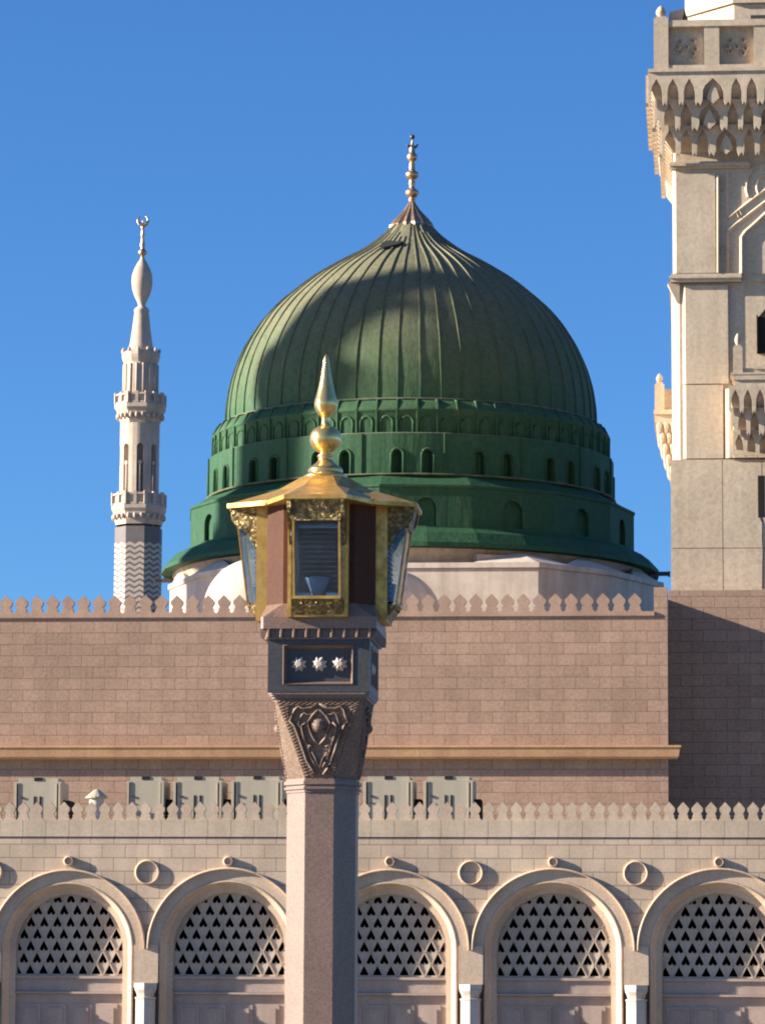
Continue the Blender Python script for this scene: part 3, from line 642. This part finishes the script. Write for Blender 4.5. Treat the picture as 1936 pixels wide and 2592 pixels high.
# ================================================================== NEAR MINARET (right)
Yt=133.; kt=ppm(P(1800,900,Yt).x,Yt,25); tp=1/kt
TX0=P(1697,1300,Yt).x
tw=thing('square_minaret','massive square stone minaret with carved balconies cropped by right edge','minaret',(TX0,Yt,0))
def X(u,v=900,Y=Yt): return P(u,v,Y).x-TX0
def Z(v,u=1800,Y=Yt): return P(u,v,Y).z
XR=X(1697,1000)+11.5
DPT=10.5
b=MB(); b.box(0,XR,.02,DPT,0,Z(1163))
xs=[0,X(1828,1300),X(1928,1300),XR]; zsl=[Z(1700),Z(1388),Z(1163)]
for i in range(3):
    for j in range(2): b.box(xs[i]+(.013 if i else 0),xs[i+1]-.013,-.03,.03,zsl[j]+.013,zsl[j+1]-.013)
b.build('base_block','tower',tw)
def chbox(mb,x0,x1,y0,y1,z0,z1,ch):   # box with chamfered left front corner
    mb.prismZ([(x0,y0+ch*1.2),(x0+ch,y0),(x1,y0),(x1,y1),(x0,y1)],z0,z1)
b=MB(); Zm0=Z(1163)+.002; Zm1=Z(713)
chbox(b,X(1699),XR,.12,DPT,Zm0,Zm1,20*tp)
b.build('middle_storey','tower',tw)
b=MB(); chbox(b,X(1727),X(1842),.0,.4,Z(971),Z(722),7*tp); chbox(b,X(1727),X(1828),.0,.4,Z(1160),Z(974),7*tp); b.build('corner_pilaster','tower',tw)
b=MB(); chbox(b,X(1828),XR,-.12,.4,Z(1160),Z(985),14*tp); b.build('balcony_backing','tower',tw)
# upper storey
b=MB(); chbox(b,X(1703),XR,.0,DPT,Z(694),Z(200),8*tp)
b.build('upper_storey','tower',tw)
b=MB(); chbox(b,X(1707),X(1812),-.10,.2,Z(692),Z(441),5*tp); b.build('corner_pilaster','tower',tw)
b=MB()
for (v0,v1,p) in ((694,700,.12),(700,706,.22),(706,714,.16)):
    b.box(X(1703)-p*.6,X(1877),-p,.3,Z(v1),Z(v0)+.001); b.box(X(1703)-p*.6,XR,.05,DPT,Z(v1),Z(v0)+.002)
for (v0,v1,p) in ((410,416,.14),(416,422,.24),(422,428,.14)):
    b.box(X(1706)-p*.6,X(1900),-p,.3,Z(v1),Z(v0)+.001)
b.build('string_course','tower',tw)
# tapered corbel under the string course at left
b=MB(); b.loft([[(X(1699)-.14,.0,Z(716)),(X(1720),.0,Z(716)),(X(1720),.5,Z(716)),(X(1699)-.14,.5,Z(716))],[(X(1714),.1,Z(765)),(X(1720),.1,Z(765)),(X(1720),.5,Z(765)),(X(1714),.5,Z(765))]]); b.build('corner_corbel','tower',tw)
# strapwork ridges
def ridge(mb,pts,w_=.07,h=.09,y=-.0):
    pts=[Vector((X(u,v),0,Z(v))) for u,v in pts]
    rings=[]
    for i,p in enumerate(pts):
        a=pts[max(0,i-1)]; c=pts[min(len(pts)-1,i+1)]; d=(c-a).normalized(); nn=Vector((-d.z,0,d.x))
        rings.append([tuple(p+nn*w_+Vector((0,y,0))),tuple(p+Vector((0,y-h,0))+nn*w_*.15),tuple(p+Vector((0,y-h,0))-nn*w_*.15),tuple(p-nn*w_+Vector((0,y,0)))])
    mb.loft(rings,True)
b=MB()
ridge(b,[(1816,692),(1816,445)],.09,.16); ridge(b,[(1839,692),(1839,585)]); ridge(b,[(1839,555),(1839,440)]) 
ridge(b,[(1839,585),(1936,512),(2010,456)]); ridge(b,[(1843,552),(1936,482),(2010,426)])
cx_,cv_=1940,475
ridge(b,[(cx_+52*math.cos(D(a)),cv_-58*math.sin(D(a))) for a in range(205,60,-12)])
ridge(b,[(cx_+26*math.cos(D(a)),cv_-30*math.sin(D(a))) for a in range(215,50,-15)])
ridge(b,[(1822,462),(1839,462)],.05); ridge(b,[(1822,482),(1839,482)],.05); ridge(b,[(1822,630),(1839,630)],.05); ridge(b,[(1822,646),(1839,646)],.05)
ridge(b,[(1861,538),(1868,551)],.04); ridge(b,[(1868,532),(1876,545)],.04)
b.build('strapwork','tower',tw)
# recess with pointed arch (dark face set in a frame)
b=MB(); q=[(1874,690),(1874,600),(1885,588),(1900,575),(1936,540),(1936,690)]
ridge(b,[(1876,694),(1876,602),(1886,588),(1905,572),(1945,535)],.09,.14); b.build('arch_frame','tower',tw)
# windows
b=MB(); b.box(X(1917,850),X(2020,850),-.002,.2,Z(895),Z(806)); b.prismY([(X(1917,806),Z(806)),(X(2020,806),Z(806)),(X(1985,780),Z(770)),(X(1940,780),Z(778)),(X(1925,800),Z(796))],-.002,.2)
b.box(X(1914,850),X(1917,850),-.12,.2,Z(895),Z(800))
b.build('balcony_door','interior',tw)
b=MB(); b.box(X(1917,1250),X(1934,1250),-.036,.02,Z(1311),Z(1205)); b.build('slit_window','interior',tw)
b=MB(); b.tube([(X(1922,1311),-.03,Z(1311)),(X(1928,1320),-.03,Z(1330)),(X(1927,1350),-.03,Z(1360)),(X(1929,1400),-.03,Z(1400)),(X(1929,1491),-.03,Z(1491))],.025,5); b.build('cable','slate',tw)
# balconies
def spindle(mb,x,y,z,h,r):
    mb.lathe([(.01,z-h),(r*.55,z-h*.8),(r,z-h*.35),(r*.9,z-.06),(r*.45,z)],6,x,y,smooth=False)
def muq(mb,x0,x1,zt,zb_,proj,side,rows=4,step=.62,back=.4,fx=None):
    """stepped corbel tiers with pendants; side: how far the tiers step out on the left"""
    for i in range(rows):
        f0=((i+1)/rows)**.75; za=zb_+(zt-zb_)*i/rows; zb2=zb_+(zt-zb_)*(i+1)/rows
        xl=x0-side*f0
        fp=(i/rows)**.75
        # tier block, undercut
        mb.loft([[(x0-side*fp,-proj*fp,za),(x1,-proj*fp,za),(x1,back,za),(x0-side*fp,back,za)],[(xl,-proj*f0,za+(zb2-za)*.55),(x1,-proj*f0,za+(zb2-za)*.55),(x1,back,za+(zb2-za)*.55),(xl,back,za+(zb2-za)*.55)],[(xl,-proj*f0,zb2),(x1,-proj*f0,zb2),(x1,back,zb2),(xl,back,zb2)]])
        rh=(zt-zb_)/rows; off=.5*(i%2); yy=-proj*f0-.16
        k=0
        cell=lambda w_:[(0,-.18),(.10,-.32),(.16,-.1),(.17,.30),(.24,.52),(.5,.82),(.76,.52),(.83,.30),(.84,-.1),(.90,-.32),(1,-.18),(1,1),(0,1)]
        seq=[.85,.85,.85,1.6,.8,.8,1.6]; pos=xl-.05-off*step
        while pos<x1:
            st_=step*seq[k%7]; xa_=pos; pos+=st_; k+=1
            if xa_<xl-.06:
                b_=[(xl-.05,-.15),(xl-.05,1),(xa_+st_,1),(xa_+st_,-.15),(xa_+st_*.86,-.3),(xa_+st_*.83,.3)]
                mb.prismY([(x_,za+z_*rh) for x_,z_ in b_],yy,yy+.22); continue
            mb.prismY([(xa_+a_*st_,za+z_*rh) for a_,z_ in cell(0)],yy,yy+.22)
            if st_>step*1.2: mb.prismY([(xa_+st_*a_,za+z_*rh) for a_,z_ in ((.3,.0),(.5,-.25),(.7,.0),(.62,.35),(.5,.6),(.38,.35))],yy+.06,yy+.2)
        if side>0.3:
            ys=-.1
            while ys<DPT*.6:
                q_=MB(); q_.prismY([(a_*step,za+z_*rh) for a_,z_ in cell(0)],0,.14)
                mb.merge(q_,lambda x,y,z:(xl-.14+y,-proj*f0+ys+x,z)); ys+=step
def post(mb,x,y,w_,z0,z1,kh):
    mb.box(x-w_/2,x+w_/2,y,y+w_,z0,z1); mb.box(x-w_*.35,x+w_*.35,y+w_*.15,y+w_*.85,z1,z1+.08)
    mb.lathe([(w_*.18,z1+.08),(w_*.2,z1+.12),(w_*.34,z1+kh*.4),(w_*.34,z1+kh*.6),(w_*.2,z1+kh*.85),(.01,z1+kh)],10,x,y+w_/2)
# top balcony
tb=bpy.data.objects.new('top_balcony',None); COL.objects.link(tb); tb.parent=tw
PJ=1.05
b=MB(); muq(b,X(1706),XR,Z(208),Z(385),PJ,.84,3,.70,DPT*.9); 
b.build('stalactite_corbel','tower',tb)
YP=-PJ-.15
b=MB(); b.box(X(1640,200),XR+1,YP-.08,DPT+1,Z(202),Z(194)); b.box(X(1643,200),XR+1,YP,DPT+1,Z(209),Z(202)); b.build('balcony_slab','tower',tb)
b=MB(); wP=37*tp
post(b,X(1673,130),YP+.05,wP,Z(194),Z(64),37*tp); 
b.box(X(1655,100),X(1660,100)+.4,YP+1,DPT,Z(194),Z(78))
b.box(X(1691,80),XR+.8,YP+.08,YP+.34,Z(86),Z(70)); b.box(X(1691,190),XR+.8,YP+.08,YP+.4,Z(194),Z(183))
for u in (1800,1925,2050): b.box(X(u-19,130),X(u+19,130),YP+.12,YP+.42,Z(183),Z(86))
b.build('parapet','tower',tb)
b=MB(); b.box(X(1691,130),XR+.8,YP+.38,YP+.48,Z(184),Z(84))
for u0 in (1737,1863):
    for (du,dv) in ((-16,-14),(16,-16),(16,16),(-16,12),(0,0),(22,4),(-22,0)):
        xx=X(u0+du,130); zz_=Z(135+dv); b.lathe([(.10,0),(.13,.03),(.06,.06)],8); m_=24; b.v[-m_:]=[(xx+p[0],YP+.38-p[2],zz_+p[1]) for p in b.v[-m_:]]
b.build('carved_panel','tower',tb)
# top octagonal storey
b=MB(); xa=X(1739,30); s1=(1858-1739)*tp; yy0=YP+1.6
b.prismZ([(xa,yy0+s1),(xa+s1,yy0),(xa+s1+4.6,yy0),(xa+2*s1+4.6,yy0+s1),(xa+2*s1+4.6,yy0+s1+4.6),(xa+s1+4.6,yy0+2*s1+4.6),(xa+s1,yy0+2*s1+4.6),(xa,yy0+s1+4.6)],Z(200),Z(4))
b.prismZ([(xa-.1,yy0+s1-.05),(xa+s1-.05,yy0-.12),(xa+s1+4.6,yy0-.12),(xa+2*s1+4.7,yy0+s1),(xa+2*s1+4.7,yy0+s1+4.6),(xa+s1+4.6,yy0+2*s1+4.7),(xa+s1,yy0+2*s1+4.7),(xa-.1,yy0+s1+4.6)],Z(3),Z(-60))
b.build('top_storey','tower',tw)
b=MB(); b.box(X(1899,50),X(1999,50),yy0-.01,yy0+.2,Z(62),Z(33)); b.build('window','slate',tw)
# front balcony
fb=bpy.data.objects.new('front_balcony',None); COL.objects.link(fb); fb.parent=tw
b=MB(); muq(b,X(1862),XR,Z(990),Z(1148),.95,.22,3,.52,.2); b.build('stalactite_corbel','tower',fb)
b=MB(); b.box(X(1853,970),XR,-1.12,.1,Z(975),Z(962)); b.box(X(1858,980),XR,-1.06,.1,Z(990),Z(975)); b.box(X(1848,960),XR,-1.14,.1,Z(962),Z(957)); b.build('balcony_slab','tower',fb)
b=MB(); post(b,X(1866,920),-1.1,23*tp,Z(957),Z(892),37*tp); b.box(X(1877,950),XR,-1.02,-.85,Z(957),Z(945)); b.box(X(1905,945),XR,-1.08,-.8,Z(948),Z(941)); b.build('parapet','tower',fb)
# left balcony (profile)
lb=bpy.data.objects.new('side_balcony',None); COL.objects.link(lb); lb.parent=tw
PL=46*tp; ya=3.2; yb_=7.4
b=MB()
for i in range(5):
    f0=((i+1)/5)**.8; fp=(i/5)**.8; za=Z(1170)+(Z(1032)-Z(1170))*i/5; zb2=Z(1170)+(Z(1032)-Z(1170))*(i+1)/5; x0=X(1703)
    b.loft([[(x0-PL*fp-.05,ya,za),(x0+.3,ya,za),(x0+.3,yb_,za),(x0-PL*fp-.05,yb_,za)],[(x0-PL*f0,ya,(za+zb2)/2),(x0+.3,ya,(za+zb2)/2),(x0+.3,yb_,(za+zb2)/2),(x0-PL*f0,yb_,(za+zb2)/2)],[(x0-PL*f0,ya,zb2),(x0+.3,ya,zb2),(x0+.3,yb_,zb2),(x0-PL*f0,yb_,zb2)]])
    for q_ in range(4): spindle(b,x0-PL*f0+.1+q_*.25,ya-.03,zb2-.02,.45,.1)
b.build('stalactite_corbel','tower',lb)
b=MB(); b.box(X(1650),X(1705),ya-.08,yb_,Z(1012),Z(1000)); b.box(X(1653),X(1705),ya,yb_,Z(1032),Z(1012)); b.build('balcony_slab','tower',lb)
b=MB(); post(b,X(1665),ya,25*tp,Z(1000),Z(933),30*tp); b.box(X(1676),X(1705),ya+.1,ya+.25,Z(1000),Z(945)); b.box(X(1655),X(1659),ya+.3,yb_,Z(1000),Z(945)); b.build('parapet','tower',lb)
# floodlight
fl=thing('floodlight','white box floodlight on the balcony rail beside the corner knob','floodlight',(TX0+X(1715,60),Yt+YP+.7,Z(78)))
b=MB(); b.loft([[(x,y,z-Z(78)) for x,y,z in q] for q in ([(-.36,0,Z(74)),(-.30,-.25,Z(42)),(-.30,.35,Z(42)),(-.36,.35,Z(74))],[(.14,0,Z(66)),(.24,-.25,Z(34)),(.24,.35,Z(34)),(.14,.35,Z(66))])]); b.build('housing','marble',fl)
b=MB(); b.loft([[(x,y,z-Z(78)) for x,y,z in q] for q in ([(.142,0,Z(66)),(.242,-.24,Z(34)),(.242,.34,Z(34)),(.142,.34,Z(66))],[(.46,.05,Z(74)),(.30,-.1,Z(46)),(.30,.3,Z(46)),(.46,.3,Z(74))])]); b.build('lens_hood','slate',fl)
b=MB(); b.box(-.1,0,.0,.12,-.1,.2); b.build('bracket','slate',fl)
# ================================================================== LAMP
YL=30.; L=P(813,2592,YL); LX,LY=L.x,L.y
def zl(v,r=0): return zat(LX,LY-r,v)
lamp=thing('street_lamp','tall octagonal granite lamp post with gilded four sided lantern and brass finial','street lamp',(LX,LY,0))
def octa(a,c): return [(c,-a),(a,-c),(a,c),(c,a),(-c,a),(-a,c),(-a,-c),(-c,-a)]
h8=.415/1
wS=.28; cS=wS*math.tan(PI/8)
b=MB(); 
b.loft([[(x,y,z) for x,y in octa(a,a*math.tan(PI/8))] for a,z in ((.42,0),(.42,.5),(.36,.62),(.30,.75),(wS,.8),(wS,zl(2004,.28)))]); b.build('shaft','granite',lamp)
b=MB()
for v0,v1,a in ((2005,1997,.288),(1997,1991,.303),(1991,1985,.286),(1985,1976,.305),(1976,1970,.288)):
    b.loft([[(x,y,z) for x,y in octa(a,a*math.tan(PI/8))] for z in (zl(v0,.29),zl(v1,.29)+.0005)])
b.build('collar','granite',lamp)
zk0=zl(1971,.28); zk1=zl(1768,.37)
b=MB(); b.loft([[(x,y,zk0) for x,y in octa(.28,.116)],[(x,y,zk0+(zk1-zk0)*.5) for x,y in octa(.325,.225)],[(x,y,zk1) for x,y in octa(.368,.35)]]); b.build('tapered_capital','carve',lamp)
# carved ornament on the four tapering faces
def facept(x,t,h=0):   # x metres, t 0..1 bottom..top on the front face
    y=-(.28+(.045*2*t if t<.5 else .045+(.043*2*(t-.5)))) ; return (x,y-h,zk0+(zk1-zk0)*t)
hwid=lambda t:(.116+(.109*2*t) if t<.5 else .225+.125*2*(t-.5))
b=MB()
frame=[(.0,.93),(.07,.88),(.13,.87),(.17,.90),(.20,.86),(.215,.78),(.235,.72),(.2,.66),(.165,.52),(.13,.36),(.10,.22),(.06,.12),(.03,.05)]
for sgn in (-1,1):
    b.tube([facept(sgn*x,t,.012) for x,t in frame],.011,5)
    b.tube([facept(sgn*x*.72,.10+t*.80,.010) for x,t in frame],.008,5)
    b.tube([facept(sgn*x,t,.014) for x,t in ((.0,.42),(.045,.50),(.07,.58),(.09,.70),(.06,.78),(.02,.84),(0,.86))],.009,5)
    b.tube([facept(sgn*x,t,.01) for x,t in ((.0,.12),(.03,.25),(.06,.33),(.09,.30),(.085,.42),(.05,.40))],.009,5)
    b.tube([facept(sgn*x,t,.012) for x,t in ((.11,.46),(.13,.55),(.14,.66),(.11,.7))],.012,5)
    # border lattice
    for k in range(26):
        t=.03+k*.037; hw_=hwid(t)-.006
        inner=0.04+max(0,.205*min(1,t*1.35)) if t<.9 else .0
        if inner<hw_:
            nseg=max(1,int((hw_-inner)/.042))
            for j in range(nseg):
                xa_=inner+(hw_-inner)*j/nseg; xb_=inner+(hw_-inner)*(j+1)/nseg
                b.tube([facept(sgn*xa_,t,.004),facept(sgn*xb_,min(1,t+.04),.004)],.009,4,False)
                b.tube([facept(sgn*xb_,t,.004),facept(sgn*xa_,min(1,t+.04),.004)],.009,4,False)
b.tube([facept(.05*math.cos(a),.66+.075*math.sin(a),.012) for a in [2*PI*i/16 for i in range(16)]],.010,5,closed=True)
c_=facept(0,.66,.02); b.sphere(c_,.045,12)
o1=b.build('carved_ornament','carve',lamp)
for k in (1,2,3): rotc(o1,lamp,k*PI/2)
# moulding, panel block, dentils, slab
b=MB()
for v0,v1,a in ((1768,1762,.385),(1762,1757,.40),(1757,1752,.408)):
    b.loft([[(x,y,z) for x,y in octa(a,a*.93)] for z in (zl(v0,a),zl(v1,a)+.0006)])
b.build('moulding','granite',lamp)
zb0=zl(1751.5,.41); zb1=zl(1617,.41)
b=MB(); b.prismZ(octa(.352,.345),zb0,zb1); b.build('panel_block','slate',lamp)
b=MB(); fo_=[(-.412,zb0),(.412,zb0),(.412,zb1),(-.412,zb1)]
zi0=zl(1733,.41); zi1=zl(1632,.41)
r0=[(x,-.412,z) for x,z in fo_]; r1=[(-.29,-.412,zi0),(.28,-.412,zi0),(.28,-.412,zi1),(-.29,-.412,zi1)]
r1b=[(-.285,-.42,zi0+.005),(.275,-.42,zi0+.005),(.275,-.42,zi1-.005),(-.285,-.42,zi1-.005)]
r2=[(-.26,-.356,zi0+.03),(.255,-.356,zi0+.03),(.255,-.356,zi1-.03),(-.26,-.356,zi1-.03)]
b.loft([r0,r1],False); b.add([(x,y-.001,z) for x,y,z in r2],[(0,1,2,3)])
o1=b.build('panel_frame','slate',lamp)
b=MB(); b.loft([[(x*.999,y+.0,z) for x,y,z in r1],r1b,r2],False); o3=b.build('sunlit_panel_rim','granite',lamp)  # bevel in lighter granite than its block: sunlight put into the colour
bs=MB()
for xx in (-.165,.0,.165):
    zc_=(zi0+zi1)/2+.01
    for (ra,rb2,ya_,yb2) in ((.066,.042,-.354,-.382),(.044,.026,-.381,-.408)):
        rings=[]
        for rr,y_ in ((ra,ya_),(ra,(ya_+yb2)/2),(rb2,yb2)):
            rings.append([(xx+rr*(1 if i%2 else .68)*math.cos(2*PI*i/16),y_,zc_+rr*(1 if i%2 else .68)*math.sin(2*PI*i/16)) for i in range(16)])
        bs.loft(rings,True)
o2=bs.build('star_boss','marble',lamp,'pale eight pointed bosses in the dark panel')
for k in (1,2,3): rotc(o1,lamp,k*PI/2); rotc(o2,lamp,k*PI/2); rotc(o3,lamp,k*PI/2)
zq0=zb1; zq1=zl(1591,.45)
b=MB(); b.prismZ(octa(.425,.415),zq0,zq1); b.prismZ(octa(.435,.425),zq0-.004,zq0+.008)
for s in range(4):
    for k in range(9):
        xx=-.41+k*.1025; m_=MB(); m_.prismZ([(0,0),(1,0),(1,1),(0,1)],0,1)
        m_.v=[]; m_.f=[]; m_.sm=[]
        m_.loft([[(xx-.022,-.426,zq0+.008),(xx+.0,-.470,zq0+.008),(xx+.012,-.470,zq0+.008),(xx+.012,-.36,zq0+.008),(xx-.022,-.36,zq0+.008)],[(xx-.004,-.426,zq1),(xx+.004,-.474,zq1),(xx+.016,-.474,zq1),(xx+.016,-.36,zq1),(xx-.004,-.36,zq1)]])
        ca,sa=math.cos(s*PI/2),math.sin(s*PI/2); b.merge(m_,lambda x,y,z:(x*ca-y*sa,x*sa+y*ca,z))
b.build('dentil_band','granite',lamp)
zs0=zq1; zs1=zl(1561,.46); zs2=zl(1527,.44); zB1=zl(1262,.44)
b=MB(); b.loft([[(x,y,zs0) for x,y in octa(.468,.445)],[(x,y,zs1) for x,y in octa(.468,.445)],[(x,y,zs2) for x,y in octa(.44,.29)]]); b.build('lantern_base','granite',lamp)
b=MB(); b.prismZ(octa(.44,.29),zs2,zB1); b.build('lantern_core','granite_red',lamp)
# lanterns
zz_=lambda v:zl(v,.55)
lan=bpy.data.objects.new('lantern',None); COL.objects.link(lan); lan.parent=lamp
zt_=zl(1270,.5); zb_=zl(1562,.5)
b=MB(); hw=.245
for s in (-1,1):
    b.box(min(s*hw,s*(hw-.03)),max(s*hw,s*(hw-.03)),-.535,-.43,zb_,zt_)      # outer stile
    b.box(min(s*(hw-.03),s*(hw-.05)),max(s*(hw-.03),s*(hw-.05)),-.515,-.43,zb_,zt_)
b.box(-hw+.03,hw-.03,-.53,-.442,zb_,zb_+.04); b.box(-hw+.03,hw-.03,-.53,-.442,zt_-.03,zt_)
fm=b.build('frame','gold',lan)
zg1=zl(1317,.70); zg0=zl(1509,.62)
gt,gb=.69,.61; gw=.185
# bracket (swept canopy under the eave) with side cheeks
b=MB(); cur=[(.53,zz_(1380)),(.57,zz_(1362)),(.60,zz_(1342)),(.64,zz_(1327)),(.70,zz_(1317)),(.735,zz_(1305)),(.75,zz_(1292)),(.755,zl(1289))]
for s in (-1,1):
    x0_,x1_=(s*(hw-.012),s*(hw-.045)); poly=[(-.44,zt_-.0),(-.44,zz_(1380))]+[(-r,z) for r,z in cur]+[(-.755,zt_)]
    n_=len(poly); vv=[(x0_,y,z) for y,z in poly]+[(x1_,y,z) for y,z in poly]; b.add(vv,[tuple(range(n_)),tuple(range(2*n_-1,n_-1,-1))]+[(i,i+n_,(i+1)%n_+n_,(i+1)%n_) for i in range(n_)])
b.loft([[(-hw+.03,-.745,zl(1292,.0)),(hw-.03,-.745,zl(1292)),(hw-.03,-.70,zl(1292)),(-hw+.03,-.70,zl(1292))],[(-hw+.045,-.705,zg1),(hw-.045,-.705,zg1),(hw-.045,-.66,zg1),(-hw+.045,-.66,zg1)]])
b.build('bracket','embossed',lan)
# glass panes
b=MB(); th=.006
b.loft([[(-gw,-gb,zg0),(gw,-gb,zg0),(gw,-gb+th,zg0),(-gw,-gb+th,zg0)],[(-gw,-gt,zg1),(gw,-gt,zg1),(gw,-gt+th,zg1),(-gw,-gt+th,zg1)]])
for s in (-1,1):
    b.loft([[(s*(gw+.004),-gb,zg0),(s*(gw+.010),-gb,zg0),(s*(gw+.010),-.535,zg0),(s*(gw+.004),-.535,zg0)],[(s*(gw+.004),-gt,zg1),(s*(gw+.010),-gt,zg1),(s*(gw+.010),-.535,zg1),(s*(gw+.004),-.535,zg1)]])
b.build('glass','glass',lan)
b=MB()
for s in (-1,1):
    b.loft([[(s*gw-.008,-gb-.008,zg0),(s*gw+.010,-gb-.008,zg0),(s*gw+.010,-gb+.010,zg0),(s*gw-.008,-gb+.010,zg0)],[(s*gw-.008,-gt-.008,zg1),(s*gw+.010,-gt-.008,zg1),(s*gw+.010,-gt+.010,zg1),(s*gw-.008,-gt+.010,zg1)]])
b.box(-gw-.01,gw+.01,-gb-.012,-gb+.015,zg0-.02,zg0+.004)
b.build('glazing_bar','gold',lan)
b=MB(); zlo=zl(1556,.53)
b.loft([[(-gw-.02,-.53,zlo),(gw+.02,-.53,zlo),(gw+.02,-.44,zlo),(-gw-.02,-.44,zlo)],[(-gw-.02,-gb-.006,zg0-.022),(gw+.02,-gb-.006,zg0-.022),(gw+.02,-.44,zg0-.022),(-gw-.02,-.44,zg0-.022)]])
for xx in (-.12,0,.12): b.sphere((xx,-.60,zg0-.05),.012,6)
b.build('bottom_panel','embossed',lan)
b=MB()
for k in range(13):
    z=zg0+.06+k*(zg1-zg0-.08)/13; b.loft([[(-gw+.02,-.56,z-.012),(gw-.02,-.56,z-.012),(gw-.02,-.555,z-.014),(-gw+.02,-.555,z-.014)],[(-gw+.02,-.50,z+.026),(gw-.02,-.50,z+.026),(gw-.02,-.50,z+.020),(-gw+.02,-.50,z+.020)]])
b.box(-gw,gw,-.50,-.445,zg0,zg1); b.build('louvre','reflector',lan)
b=MB(); b.lathe([(.05,zg0+.01),(.10,zg0+.15),(.105,zg0+.16),(.095,zg0+.15),(.045,zg0+.02)],16,0,-.545); b.v=[(x*1.0,-.545+(y+.545)*.45,z) for x,y,z in b.v]; b.build('reflector_cup','blue_glass',lan)
for k in (1,2,3):
    c=bpy.data.objects.new('lantern',None); COL.objects.link(c); c.parent=lamp; c.rotation_euler=(0,0,k*PI/2)
    for ch in [x for x in bpy.data.objects if x.parent==lan]:
        d=ch.copy(); COL.objects.link(d); d.parent=c
# roof
zE=zl(1289); zR=zl(1238,.0)+.06
out=[];inn=[]
for k in range(4):
    ca,sa=math.cos(k*PI/2),math.sin(k*PI/2)
    for (x,y),(xi,yi) in (((-.25,-.77),(-.085,-.20)),((.25,-.77),(.085,-.20)),((.43,-.43),(.15,-.15))):
        out.append((x*ca-y*sa,x*sa+y*ca)); inn.append((xi*ca-yi*sa,xi*sa+yi*ca))
zT_=zl(1213)
def mixr(t): return [(a[0]*(1-t)+c[0]*t,a[1]*(1-t)+c[1]*t) for a,c in zip(out,inn)]
b=MB(); b.loft([[(x*.97,y*.97,zE-.02) for x,y in out],[(x*1.01,y*1.01,zE-.02) for x,y in out],[(x*1.01,y*1.01,zE+.015) for x,y in out],[(x*.97,y*.97,zE+.02) for x,y in out],[(x,y,zE+.02+(zT_-zE)*.50) for x,y in mixr(.70)],[(x,y,zT_) for x,y in inn]]); b.build('canopy_roof','gold',lamp)
b=MB()
for k in range(4):
    ca,sa=math.cos(k*PI/2+PI/4),math.sin(k*PI/2+PI/4)
    b.sphere((.60*ca,.60*sa,zE+.0),.03,8)
b.build('corner_knob','gold',lamp)
pfn=[(.17,1214),(.185,1208),(.165,1203),(.14,1197),(.145,1192),(.13,1184),(.095,1176),(.065,1168),(.06,1160),(.07,1155),(.055,1150),(.05,1146),(.085,1140),(.12,1126),(.131,1112),(.12,1096),(.085,1084),(.045,1078),(.036,1070),(.036,1060),(.04,1056),(.065,1048),(.092,1032),(.095,1018),(.085,1006),(.062,980),(.044,950),(.03,925),(.022,908),(.012,900),(.002,897)]
pfn=[(r,zl(v)) for r,v in pfn]
b=MB(); b.lathe(crs(pfn,2),32); b.build('finial','gold_polish',lamp)
